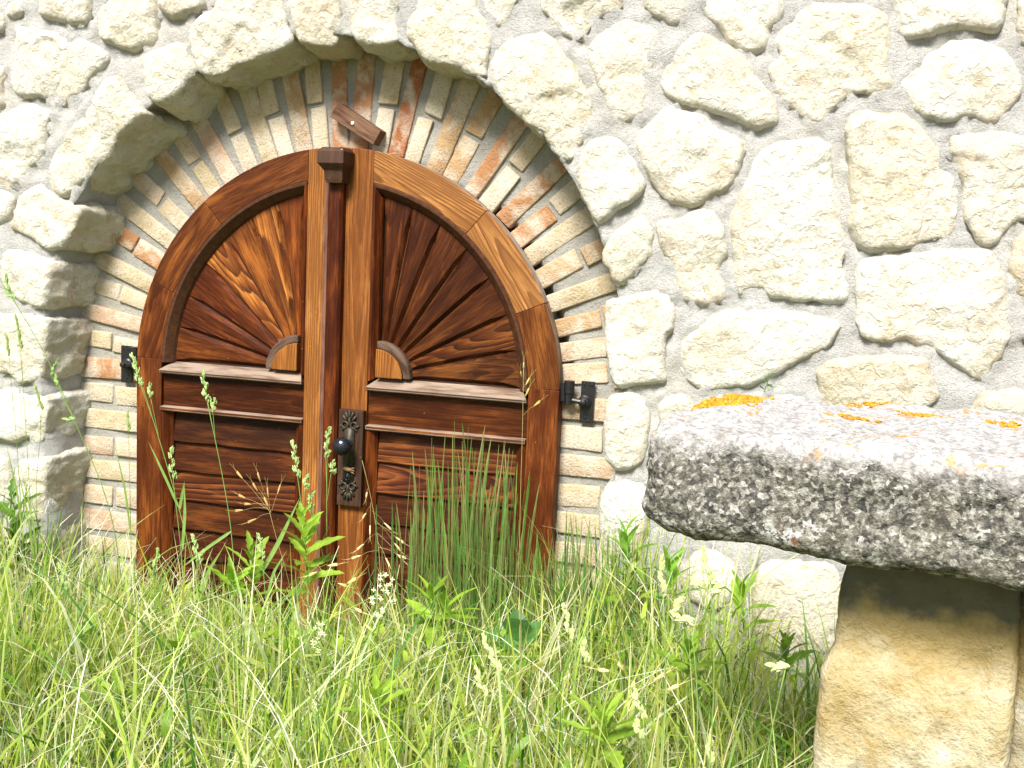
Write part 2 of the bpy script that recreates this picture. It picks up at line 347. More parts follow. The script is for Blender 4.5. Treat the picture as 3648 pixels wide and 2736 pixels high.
# ------------------------------------------------------------------ stone wall
wall = empty('stone_wall', (0.4, 0.15, GROUND), 'pale rubble limestone wall with grey mortar around the arched wooden door', 'wall')
Z1, Z2, Z3, Z4, Z5, Z6, Z7 = (0, 0, 2.212), (900, 0, 2.212), (1800, 0, 2.212), (2648, 0, 2.212), (0, 700, 2.212), (1800, 700, 2.212), (2648, 700, 2.212)
L6 = (0, 1350, 2.593); NV = (0, 0, 1.0)
# front outlines of the stones, traced view by view: (origin x, origin y, zoom), is it on the arch opening, points
STONES = [
 (Z1, 0, [(45,40),(90,10),(150,25),(185,80),(150,120),(105,150),(60,130),(42,85)]),
 (Z1, 0, [(300,-40),(305,90),(350,140),(430,160),(520,180),(600,200),(690,190),(715,130),(735,60),(730,-40)]),
 (Z1, 0, [(-40,90),(10,85),(30,150),(28,230),(5,260),(-40,260)]),
 (Z1, 0, [(790,50),(860,20),(900,-40),(1200,-40),(1225,60),(1235,180),(1225,280),(1170,350),(1060,390),(940,375),(870,350),(800,300),(765,230),(775,130)]),
 (Z1, 0, [(1240,-40),(1245,70),(1300,115),(1380,150),(1440,130),(1560,100),(1640,20),(1660,-40)]),
 (Z1, 1, [(1490,230),(1570,120),(1700,60),(1800,-40),(2225,-40),(2235,60),(2270,200),(2310,320),(2212,400),(2000,450),(1900,480),(1800,540),(1640,600),(1560,570),(1520,450),(1495,330)]),
 (Z1, 1, [(1130,480),(1160,420),(1280,370),(1410,320),(1470,380),(1500,470),(1545,580),(1480,640),(1440,720),(1340,800),(1250,830),(1170,780),(1150,640)]),
 (Z1, 0, [(120,290),(130,200),(220,215),(300,240),(430,240),(480,310),(540,340),(620,295),(720,340),(850,420),(845,480),(760,560),(700,660),(640,740),(560,800),(470,840),(300,770),(180,770),(110,730),(80,640),(85,400)]),
 (Z1, 0, [(-40,980),(20,920),(80,870),(150,830),(280,820),(370,860),(420,900),(380,1000),(370,1180),(330,1280),(240,1320),(200,1400),(130,1470),(60,1510),(-10,1490),(-40,1400)]),
 (Z1, 0, [(-40,480),(20,510),(30,580),(20,700),(20,850),(-40,890)]),
 (Z1, 1, [(380,1430),(390,1320),(430,1180),(560,1000),(650,900),(720,820),(780,700),(850,620),(930,575),(1000,700),(1100,820),(1170,900),(1090,960),(1000,1040),(930,1130),(860,1220),(780,1300),(690,1400),(620,1470),(560,1530),(480,1560),(400,1480)]),
 (Z5, 1, [(70,235),(120,130),(130,22),(200,-48),(310,-108),(370,-48),(480,32),(600,60),(650,75),(625,160),(585,250),(545,340),(515,420),(400,425),(340,400),(230,330),(100,270)]),
 (Z5, 1, [(0,520),(20,440),(70,425),(130,420),(260,440),(330,480),(440,510),(430,600),(415,700),(395,800),(375,880),(310,885),(200,840),(100,790),(20,720)]),
 (Z5, 1, [(-40,940),(100,920),(250,930),(395,950),(385,1050),(360,1180),(340,1300),(320,1460),(200,1480),(140,1470),(80,1400),(20,1390),(-40,1400)]),
 (Z5, 0, [(-40,-60),(60,-50),(120,10),(95,100),(40,200),(-40,260)]),
 (L6, 1, [(-40,110),(60,95),(110,85),(190,140),(300,150),(430,165),(425,300),(405,420),(385,590),(300,600),(260,540),(140,600),(80,590),(20,550),(-40,540)]),
 (L6, 1, [(160,760),(260,730),(380,720),(450,730),(445,860),(425,1000),(410,1150),(400,1310),(300,1320),(200,1320),(180,1100),(150,900)]),
 (L6, 1, [(60,1500),(200,1450),(340,1450),(420,1450),(410,1650),(400,1800),(200,1820),(60,1800)]),
 (L6, 0, [(-60,690),(60,700),(110,850),(130,1050),(60,1250),(-60,1280)]),
 (Z2, 1, [(300,-40),(310,150),(340,280),(390,360),(480,375),(600,365),(660,350),(680,220),(700,100),(690,-40)]),
 (Z2, 1, [(770,-40),(765,120),(775,240),(820,340),(900,370),(1040,365),(1150,330),(1150,250),(1130,150),(1140,-40)]),
 (Z2, 1, [(1260,90),(1300,20),(1340,-40),(1700,-40),(1760,60),(1830,150),(1880,260),(1880,350),(1850,450),(1830,540),(1850,600),(1760,610),(1700,590),(1600,540),(1500,500),(1390,490),(1320,430),(1270,360),(1210,280),(1215,180)]),
 (Z2, 0, [(1750,-60),(1790,60),(1850,130),(1920,200),(1990,150),(2050,80),(2090,0),(2100,-60)]),
 (Z3, 1, [(-110,480),(-105,600),(-90,680),(-40,770),(0,830),(130,940),(200,1010),(290,1060),(340,1140),(390,1200),(430,1245),(490,1270),(540,1255),(600,1120),(640,1050),(680,950),(690,850),(660,760),(600,640),(560,520),(500,440),(440,370),(380,300),(290,255),(200,260),(130,280),(60,310),(0,330),(-70,390)]),
 (Z3, 0, [(265,-40),(275,80),(330,130),(380,210),(480,280),(560,325),(610,300),(640,250),(720,160),(780,110),(880,100),(930,50),(945,-40)]),
 (Z3, 0, [(1075,-40),(1085,60),(1150,110),(1250,150),(1340,180),(1410,160),(1425,60),(1420,-40)]),
 (Z3, 0, [(1520,-40),(1560,80),(1620,170),(1700,250),(1780,340),(1860,390),(1900,415),(2000,415),(2060,385),(2080,300),(2070,240),(2150,180),(2180,90),(2200,-40)]),
 (Z3, 0, [(640,440),(650,380),(700,310),(780,230),(900,165),(1000,155),(1080,180),(1220,240),(1200,320),(1190,420),(1150,540),(1090,600),(1100,700),(1100,790),(1090,870),(1040,930),(960,965),(850,955),(800,850),(760,760),(730,660),(680,560)]),
 (Z3, 0, [(1230,640),(1270,530),(1320,430),(1400,340),(1460,280),(1545,250),(1620,270),(1700,320),(1800,380),(1880,440),(1950,520),(1960,600),(2040,680),(2120,760),(2150,880),(2155,980),(2080,1010),(1980,1025),(1880,990),(1760,930),(1640,890),(1500,850),(1380,810),(1260,750)]),
 (Z3, 0, [(1010,1100),(1080,1010),(1160,940),(1220,870),(1300,830),(1400,890),(1500,890),(1590,930),(1650,1000),(1780,1060),(1880,1120),(1900,1180),(1880,1260),(1850,1370),(1780,1470),(1650,1540),(1560,1610),(1430,1640),(1320,1600),(1230,1550),(1160,1450),(1110,1360),(1070,1280),(1040,1180)]),
 (Z3, 1, [(560,1300),(590,1220),(650,1120),(750,1075),(860,1080),(930,1120),(1000,1220),(1050,1300),(1080,1380),(1100,1450),(1060,1560),(1000,1600),(880,1650),(830,1700),(790,1750),(730,1790),(690,1740),(660,1660),(600,1560),(565,1450)]),
 (Z6, 1, [(860,280),(930,220),(1000,180),(1070,155),(1120,200),(1170,300),(1150,380),(1160,480),(1100,540),(1040,590),(980,650),(910,700),(850,670),(820,600),(780,520),(765,430),(790,350)]),
 (Z6, 0, [(1190,260),(1200,200),(1280,185),(1360,180),(1460,110),(1560,95),(1640,100),(1690,160),(1730,260),(1750,400),(1740,500),(1690,560),(1700,620),(1740,700),(1740,800),(1680,840),(1560,865),(1450,830),(1380,790),(1350,680),(1320,580),(1290,500),(1230,430),(1195,350)]),
 (NV, 0, [(2596,790),(2605,881),(2614,971),(2623,1034),(2636,1053),(2675,1026),(2716,1034),(2756,1062),(2851,1077),(2919,1070),(3000,1084),(3019,1053),(3000,935),(3010,899),(3001,836),(2992,745),(2972,640),(2960,542),(2955,511),(2901,486),(2838,497),(2774,502),(2716,538),(2689,570),(2666,624),(2630,705)]),
 (Z4, 0, [(400,170),(430,90),(520,60),(560,10),(700,25),(900,20),(1050,60),(1140,120),(1150,240),(1170,340),(1140,430),(1150,550),(1190,650),(1150,720),(1080,770),(960,740),(870,740),(760,800),(690,870),(650,930),(590,1000),(480,940),(400,870),(320,800),(250,740),(210,640),(185,550),(230,480),(300,440),(240,330),(280,250)]),
 (Z4, 0, [(1195,-40),(1205,100),(1210,280),(1290,325),(1450,290),(1560,260),(1620,230),(1720,240),(1850,245),(1930,265),(2010,265),(2060,190),(2080,60),(2085,-40)]),
 (Z4, 0, [(2165,-40),(2170,100),(2150,240),(2180,310),(2212,350),(2260,370),(2260,-40)]),
 (Z4, 0, [(1245,650),(1280,600),(1360,560),(1450,450),(1560,380),(1640,310),(1780,305),(1900,330),(2000,350),(2080,400),(2130,470),(2175,540),(2200,640),(2190,740),(2130,820),(2070,880),(2000,960),(1930,975),(1850,930),(1790,920),(1700,940),(1560,965),(1440,940),(1360,880),(1300,810),(1255,740)]),
 (Z4, 0, [(790,1020),(830,900),(920,865),(1100,880),(1220,880),(1350,940),(1430,1020),(1500,1110),(1570,1200),(1600,1290),(1640,1400),(1690,1480),(1700,1560),(1690,1640),(1680,1778),(1600,1880),(1450,1890),(1300,1965),(1000,1990),(930,1948),(870,1858),(835,1798),(850,1648),(830,1400),(810,1200)]),
 (Z4, 0, [(1620,1130),(1640,1060),(1800,1040),(2000,1040),(2110,1040),(2212,1080),(2260,1090),(2260,1720),(2200,1740),(2100,1800),(2040,1840),(2010,1900),(1950,1955),(1880,1940),(1830,1900),(1780,1800),(1750,1720),(1730,1600),(1730,1480),(1700,1380),(1650,1260)]),
 (Z7, 0, [(875,620),(900,540),(960,490),(1100,475),(1300,445),(1500,420),(1800,410),(1980,420),(2010,500),(2060,600),(2090,700),(2110,850),(2110,1000),(2110,1130),(2050,1240),(1960,1340),(1900,1430),(1800,1420),(1700,1330),(1600,1270),(1470,1190),(1330,1140),(1280,1110),(1150,1150),(1000,1140),(920,1100),(885,1000),(900,850)]),
 (Z7, 0, [(2130,400),(2165,330),(2212,280),(2260,270),(2260,830),(2212,800),(2165,740),(2120,640),(2110,560)]),
 (Z7, 0, [(2195,1010),(2230,940),(2260,930),(2260,1270),(2230,1260),(2190,1130)]),
 (NV, 0, [(2419,1242),(2433,1211),(2478,1175),(2523,1134),(2568,1107),(2636,1093),(2686,1111),(2749,1102),(2784,1107),(2874,1116),(2964,1134),(2994,1157),(2987,1193),(2955,1238),(2901,1265),(2829,1297),(2761,1337),(2716,1369),(2648,1378),(2546,1396),(2487,1392),(2451,1346),(2424,1315),(2415,1279)]),
 (Z6, 1, [(785,1000),(785,830),(830,800),(950,790),(1050,760),(1200,740),(1290,770),(1340,900),(1330,1050),(1290,1100),(1260,1200),(1270,1380),(1260,1470),(1150,1480),(1000,1490),(900,1510),(850,1460),(810,1350),(790,1200)]),
 (Z7, 0, [(570,1380),(620,1310),(720,1270),(900,1265),(1100,1255),(1200,1270),(1300,1250),(1430,1250),(1470,1300),(1470,1380),(1500,1470),(1560,1600),(1400,1700),(650,1700),(620,1500)]),
 (NV, 1, [(2158,1445),(2170,1410),(2240,1395),(2290,1420),(2315,1480),(2310,1580),(2290,1660),(2200,1680),(2160,1640),(2150,1540)]),
 (NV, 0, [(2345,1430),(2390,1405),(2430,1405),(2470,1430),(2490,1500),(2450,1560),(2370,1560),(2345,1490)]),
 (NV, 1, [(2140,1740),(2230,1710),(2300,1730),(2320,1850),(2280,1980),(2150,1990),(2130,1860)]),
 (NV, 1, [(2140,2040),(2230,2020),(2290,2060),(2300,2200),(2250,2290),(2150,2280),(2130,2160)]),
 (NV, 0, [(2690,2020),(2750,1995),(2900,1995),(2990,2005),(3008,2040),(3008,2200),(3005,2330),(2850,2350),(2700,2330),(2670,2150)]),
 (NV, 0, [(3440,1475),(3480,1405),(3560,1385),(3680,1390),(3690,1500),(3600,1540),(3480,1530)]),
]
EDGE_Y, FACE_Y, MORT_Y = -.110, -.1275, -.1025
def chaikin(P, n=2):
    for _ in range(n):
        Q = np.roll(P, -1, 0); P = np.stack([.82*P+.18*Q, .18*P+.82*Q], 1).reshape(-1, 2)
    return P
def resample(P, d):
    Q = np.vstack([P, P[:1]]); s = np.r_[0, np.cumsum(np.linalg.norm(np.diff(Q, axis=0), axis=1))]
    n = max(12, int(s[-1]/d)); t = np.linspace(0, s[-1], n, endpoint=False)
    return np.stack([np.interp(t, s, Q[:, 0]), np.interp(t, s, Q[:, 1])], 1)
def seg_dist(P, A):
    """distance of points P to the closed polyline A"""
    B = np.roll(A, -1, 0); d = B-A; L = (d**2).sum(1)+1e-12
    t = np.clip(((P[:, None]-A[None])*d[None]).sum(2)/L, 0, 1)
    return np.sqrt((((A[None]+t[..., None]*d[None])-P[:, None])**2).sum(2)).min(1)
def inside(P, A):
    x, z = P[:, 0], P[:, 1]; r = np.zeros(len(P), bool); B = np.roll(A, -1, 0)
    for (x0, z0), (x1, z1) in zip(A, B):
        c = ((z0 > z) != (z1 > z)); r ^= c & (x < (x1-x0)*(z-z0)/((z1-z0) or 1e-12)+x0)
    return r
def area2(A): B = np.roll(A, -1, 0); return float((A[:, 0]*B[:, 1]-B[:, 0]*A[:, 1]).sum())
outlines = []
for (ox, oy, s), arch, poly in STONES:
    N = []
    for x, y in poly:
        X, Y = ox+x/s, oy+y/s
        if X < -8: X -= 110
        if Y < -8: Y -= 130
        if X > 3656: X += 110
        N.append((X, Y))
    Wd = np.array([at(a, b, EDGE_Y)[[0, 2]] for a, b in N])
    outlines.append((Wd, arch))
# the arched opening (brick reveal) that the stones surround
OPEN = [(-1.03, -1.1), (-1.035, -.6), (-1.045, -.2)]
for a in range(180, 89, -10): OPEN.append((1.055*math.cos(math.radians(a)), 1.075*math.sin(math.radians(a))))
for a in range(80, -1, -10):
    q = math.radians(a); rr = .97+.105*math.sin(q)**1.5; OPEN.append((rr*math.cos(q), rr*math.sin(q)))
OPEN += [(.955, -.2), (.945, -.6), (.945, -1.1)]
OPEN = np.array(OPEN)
# stones beyond the frame and behind the slab and grass, packed into the free space
allpts = [resample(o, .02) for o, a in outlines]
def to_px(x, y, z):
    d = np.array([x, y, z])-CAM; k = F_PX/d.dot(CF); return 1824+d.dot(CR)*k, 1368-d.dot(CU)*k
rs = random.Random(3); cand = np.vstack(allpts)
for _ in range(5000):
    x, z = rs.uniform(-2.3, 3.2), rs.uniform(-1.05, 1.95); px, py = to_px(x, EDGE_Y, z)
    vis = -60 < px < 3700 and -60 < py < 1420
    if vis or (-60 < px < 420 and py < 1980) : continue
    if -1.06 < x < .98 and z < 1.1 and (z < 0 or x*x+z*z < 1.2): continue
    if seg_dist(np.array([[x, z]]), OPEN)[0] < .14: continue
    dd = np.hypot(cand[:, 0]-x, cand[:, 1]-z).min()
    if dd < .105 or any(inside(np.array([[x, z]]), o)[0] for o, a in outlines): continue
    r = min(dd-.022, rs.uniform(.11, .19)); n = 11; st = rs.uniform(.75, 1.25); ph = rs.uniform(0, 6.28); sq = rs.uniform(0, .18)
    P = np.array([(x + r*(1-sq*abs(math.sin(2*(6.283*k/n+ph))))*rs.uniform(.86, 1.0)*math.cos(6.283*k/n), z + r*rs.uniform(.86, 1.0)*math.sin(6.283*k/n)) for k in range(n)])
    outlines.append((P, 0)); cand = np.vstack([cand, resample(P, .02)])
def make_stone(Wd, arch, k):
    A = chaikin(Wd, 1)
    if area2(A) < 0: A = A[::-1]
    px, py = to_px(A[:, 0].mean(), EDGE_Y, A[:, 1].mean()); near = -80 < px < 3730 and -80 < py < 2100
    d = .0078 if near else .018
    A = resample(A, d); ctr = A.mean(0)
    p3 = np.c_[A[:, 0], np.full(len(A), k*1.7), A[:, 1]]
    nrm = np.roll(A, -1, 0)-np.roll(A, 1, 0); nrm = np.c_[nrm[:, 1], -nrm[:, 0]]; nrm /= np.linalg.norm(nrm, axis=1)[:, None]+1e-9
    A = A + nrm*(.0045*fbm(p3*28, k, 3))[:, None]
    lo, hi = A.min(0), A.max(0); g = d*1.25
    gx, gz = np.meshgrid(np.arange(lo[0], hi[0], g), np.arange(lo[1], hi[1], g)); G = np.c_[gx.ravel(), gz.ravel()]; G += RNG.uniform(-.35, .35, G.shape)*g
    G = G[inside(G, A)]
    if len(G): G = G[seg_dist(G, A) > g*.55]
    pts = [Vector(p) for p in A] + [Vector(p) for p in G]; n = len(A)
    res = delaunay_2d_cdt(pts, [], [list(range(n))], 1, 1e-6)
    V2 = np.array([v[:] for v in res[0]]); tris = [tuple(f) for f in res[2]]
    if len(V2) < n: return None
    dist = seg_dist(V2, A); size = math.sqrt(abs(area2(A))/2)
    q3 = np.c_[V2[:, 0], np.full(len(V2), k*3.1), V2[:, 1]]
    hgt = (EDGE_Y-FACE_Y)*(1-np.exp(-dist/.0042)) + .003*min(1, size/.25)*np.minimum(1, dist/.05)
    env = np.minimum(1, .25+dist/.012)
    r1 = random.Random(k); tilt = np.array([r1.uniform(-.10, .10), r1.uniform(-.12, .10)])
    fac = None
    for _ in range(6):
        an, sl = r1.uniform(0, 6.28), r1.uniform(.03, .26); pc = ctr + np.array([r1.uniform(-.35, .35)*size, r1.uniform(-.35, .35)*size])
        pl = r1.uniform(.004, .016) + ((V2-pc) @ np.array([math.cos(an), math.sin(an)]))*sl; fac = pl if fac is None else np.minimum(fac, pl)
    hgt += env*np.clip(fac, -.010, .009)
    hgt += env*(.003*fbm(q3*9, k+50, 3) + .0042*(np.abs(fbm(q3*19, k+80, 3))-.35) + .003*fbm(q3*60, k+11, 3))
    ledge = fbm(q3*6+3, k+31, 2); hgt -= env*.010*np.clip((ledge-.25)*9, 0, 1)
    verts = [(x, EDGE_Y-h, z) for (x, z), h in zip(V2, hgt)]
    faces = [t for t in tris]
    back = .085 if arch else -.02; rings = 16 if arch else 5
    prev = list(range(n)); nr = nrm
    for rI in range(1, rings+1):
        t = rI/rings; yy = EDGE_Y + (back-EDGE_Y)*t; off = .006*math.sin(min(1, t*2)*math.pi/2)
        pp = np.c_[A[:, 0], np.full(n, yy), A[:, 1]]
        disp = off + (.012*fbm(pp*13, k+5, 3)+.005*fbm(pp*45, k+9, 2))*min(1, t*4)
        ringv = A + nr*disp[:, None]
        if arch:
            tw = np.array([0, .1])-ringv; tw /= np.linalg.norm(tw, axis=1)[:, None]; fc = np.clip((tw*nr).sum(1)-.2, 0, 1)
            ringv = ringv + tw*(.05*t*fc*np.clip(-ringv[:, 0]/.6, .1, 1))[:, None]
        b = len(verts); verts += [(x, yy, z) for x, z in ringv]; cur = list(range(b, b+n))
        faces += [(prev[i], prev[(i+1) % n], cur[(i+1) % n], cur[i]) for i in range(n)]; prev = cur
    tone = r1.choice([(1.07, 1.09, 1.12), (1.05, 1.06, 1.09), (1, 1, 1), (1, .98, .94), (.93, .93, .93), (.96, .91, .83)])
    return mesh('stone', verts, faces, 'lime', wall, smooth=True, color=tone, origin=(ctr[0], EDGE_Y, ctr[1]))
for k, (Wd, arch) in enumerate(outlines): make_stone(Wd, arch, k)

# mortar bed with fillets running up to every stone
kd_pts = np.vstack([resample(chaikin(o, 2), .012) for o, a in outlines]); kd = KDTree(len(kd_pts))
for i, p in enumerate(kd_pts): kd.insert((p[0], p[1], 0), i)
kd.balance()
B0 = [(-2.5, -1.1), (-2.5, 2.1), (3.4, 2.1), (3.4, -1.1)]
rim = resample(OPEN[::-1].copy(), .02); rim = rim[(rim[:, 1] > -1.099)]
i0 = int(np.argmax(np.hypot(*(rim-np.roll(rim, 1, 0)).T))); rim = np.roll(rim, -i0, 0)
if rim[0, 0] < rim[-1, 0]: rim = rim[::-1]
rim[0, 1] = rim[-1, 1] = -1.1
outer = np.array(B0 + [tuple(p) for p in rim])
gx, gz = np.meshgrid(np.arange(-2.48, 3.39, .019), np.arange(-1.08, 2.09, .019)); G = np.c_[gx.ravel(), gz.ravel()]; G += RNG.uniform(-.006, .006, G.shape)
inO = inside(G, np.vstack([rim, [(-1.03, -1.1)]])) ; G = G[~inO]; G = G[seg_dist(G, outer) > .008]
res = delaunay_2d_cdt([Vector(p) for p in outer]+[Vector(p) for p in G], [], [list(range(len(outer)))], 1, 1e-6)
V2 = np.array([v[:] for v in res[0]]); near_ = [kd.find((x, z, 0)) for x, z in V2]; dd = np.array([q[2] for q in near_]); up_ = np.clip((np.array([q[0][1] for q in near_])-V2[:, 1])/(dd+1e-6), 0, 1); q3 = np.c_[V2[:, 0], np.zeros(len(V2)), V2[:, 1]]
my = MORT_Y + .012*up_*np.exp(-dd/.02) - .012*(1-up_)*np.exp(-dd/.012)*(1+.6*fbm(q3*7, 3, 2)) + .006*fbm(q3*8, 1, 3) + .0022*fbm(q3*50, 2, 2)
mv = [(x, y, z) for (x, z), y in zip(V2, my)]; mf = [tuple(f) for f in res[2]]
nb = len(outer)
for yb in (-.02, .04, .09):
    b = len(mv)
    if yb == -.02: pv = list(range(4, nb))
    wob = .012*fbm(np.c_[rim[:, 0], np.full(len(rim), yb), rim[:, 1]]*14, 4, 3)
    cen = np.array([0, .1]); dr = rim-cen; dr /= np.linalg.norm(dr, axis=1)[:, None]
    mv += [(p[0], yb, p[1]) for p in rim + dr*(wob-{-.02: .010, .04: .022, .09: .028}[yb]+.035*np.clip((rim[:, 1]-.55)/.3, 0, 1))[:, None]]; cu = list(range(b, b+len(rim)))
    mf += [(pv[i], pv[i+1], cu[i+1], cu[i]) for i in range(len(rim)-1)]; pv = cu
mesh('mortar_bed', mv, mf, 'mortar', wall, smooth=True, origin=(0, 0, 0))

# brick surround inside the arch
bf = []
gx, gz = np.meshgrid(np.arange(-1.16, 1.17, .02), np.arange(-1.06, 1.2, .02)); q3 = np.c_[gx.ravel(), np.zeros(gx.size), gz.ravel()]
rr = np.hypot(q3[:, 0], np.maximum(q3[:, 2], 0)); keep = (rr > .66)
an_ = np.degrees(np.arctan2(q3[:, 2], q3[:, 0])); lim_ = .735+.042*((an_ > -4) & (an_ < 52))
yy = .068+.0035*fbm(q3*11, 8, 3)+.0025*fbm(q3*45, 9, 2) + .07*np.clip((lim_-rr)/.03, 0, 1)
nx = gx.shape[1]; K = keep.reshape(gx.shape)
bf = [(j*nx+i, j*nx+i+1, (j+1)*nx+i+1, (j+1)*nx+i) for j in range(gx.shape[0]-1) for i in range(nx-1) if K[j, i] and K[j, i+1] and K[j+1, i+1] and K[j+1, i]]
sur = mesh('brick_surround', np.c_[q3[:, 0], yy, q3[:, 2]], bf, 'bmortar', wall, smooth=True, origin=(0, 0.1, 0))
bd = mesh('passage_lining', *prism([(-1.2, -1.05), (1.2, -1.05), (1.2, 1.25), (-1.2, 1.25)], .16, .24), 'dark', wall)
CREAM = [(.53, .44, .30), (.52, .44, .315), (.56, .485, .37), (.50, .415, .27), (.54, .42, .30), (.56, .50, .40)]
TAN, ORANGE, RED, PINK = (.45, .305, .17), (.42, .215, .105), (.36, .135, .06), (.50, .35, .25)
def brick(cx, cz, ang, length, width, col, proud=0.0):
    c, s = math.cos(ang), math.sin(ang); r = random
    L, H = length/2, width/2; pts = []
    for a, b in ((-1, -1), (1, -1), (1, 1), (-1, 1)): pts.append((a*L*r.uniform(.97, 1.03), b*H*r.uniform(.90, 1.06)))
    poly = [(cx+a*c-b*s, cz+a*s+b*c) for a, b in pts]
    v, f = prism(poly, .060-proud+r.uniform(-.004, .003), .10)
    mesh('brick', v, f, 'brick', sur, grain=(c, s), color=col, bevel=.005, jitter=.0042, smooth=True)
LONGS = {170.2: PINK, 159.4: CREAM[3], 147.1: CREAM[0], 134.3: TAN, 123.5: PINK, 111.8: CREAM[3], 102.3: TAN, 92.5: ORANGE, 87.5: ORANGE, 77.4: RED, 67.0: TAN, 56.0: ORANGE, 45.5: ORANGE, 35.0: CREAM[1], 22.5: CREAM[3], 10.7: PINK}
SHORTS = {175.9: None, 164.3: None, 153.2: ORANGE, 141.0: None, 128.8: None, 117.5: None, 107.5: None, 97.8: None, 82.2: CREAM[0], 72.5: None, 62.0: TAN, 51.5: None, 40.3: ORANGE, 29.2: TAN, 17.0: TAN, 5.2: CREAM[4]}
for a, c in LONGS.items():
    q = math.radians(a); r = .905; brick(r*math.cos(q), r*math.sin(q), q+random.uniform(-.02, .02), .32, random.uniform(.058, .066), c)
for a, c in SHORTS.items():
    for r0, ln in ((.985, .165), (.815, .15)):
        q = math.radians(a+random.uniform(-.5, .5)); brick(r0*math.cos(q), r0*math.sin(q), q+random.uniform(-.03, .03), ln, random.uniform(.056, .065), c if (c and random.random() < .75) else random.choice(CREAM))
z = -.03; i = 0
while z > -1.03:
    for sgn in (-1, 1):
        cc = ORANGE if (sgn < 0 and i == 0) else (TAN if (sgn > 0 and i == 0) else random.choice(CREAM+[PINK]))
        if i % 2 == 0: brick(sgn*.905, z, random.uniform(-.012, .012), .33, .072, cc)
        else:
            brick(sgn*.975, z+random.uniform(-.004, .004), random.uniform(-.012, .012), .165, .071, cc); brick(sgn*.80, z, random.uniform(-.012, .012), .165, .071, random.choice(CREAM))
    z -= .0925; i += 1

# ------------------------------------------------------------------ the two door leaves
BOT = -.965; R0, RI, RP = .75, .652, .614; SX, PX = .113, .14
HC = (.14, .024)                                     # centre of the sunburst
TINT = lambda a, b=None: tuple(random.uniform(a, b or a)*random.uniform(.96, 1.04) for _ in range(3))
def arc(r, a0, a1, n, c=(0, 0)): return [(c[0]+r*math.cos(math.radians(a0+(a1-a0)*i/n)), c[1]+r*math.sin(math.radians(a0+(a1-a0)*i/n))) for i in range(n+1)]
def mirror(poly, s): return [(s*x, z) for x, z in poly] if s > 0 else [(s*x, z) for x, z in poly][::-1]
def frame_seg(leaf, s, a0, a1, mat, tint):
    n = max(4, int(abs(a1-a0)/2.5)); top = a1 > 75
    oo = arc(R0, a0, a1, n); ii = arc(RI, a0, a1, n)
    if top:
        oo = [p for p in oo if p[0] >= SX+.0008]; oo.append((SX+.0008, math.sqrt(R0**2-SX**2))); ii = [p for p in ii if p[0] >= SX+.0008]; ii.append((SX+.0008, math.sqrt(RI**2-SX**2)))
    poly = oo + ii[::-1]; no = len(oo); P = mirror(poly, s); v, f = prism(P, 0, .055); fm = []
    for k, fc in enumerate(f):
        if k < 2: fm.append(0); continue
        mid = np.mean([(v[q][0], v[q][2]) for q in fc], axis=0); fm.append(1 if np.hypot(*mid) > R0-.004 else 0)
    am = math.radians((a0+a1)/2); mesh('frame_segment', v, f, [mat, 'grey'], leaf, grain=(-s*math.sin(am), math.cos(am)), color=tint, bevel=.0025, fmat=fm)
def box(x0, x1, y0, y1, z0, z1): return prism([(x0, z0), (x1, z0), (x1, z1), (x0, z1)], y0, y1)
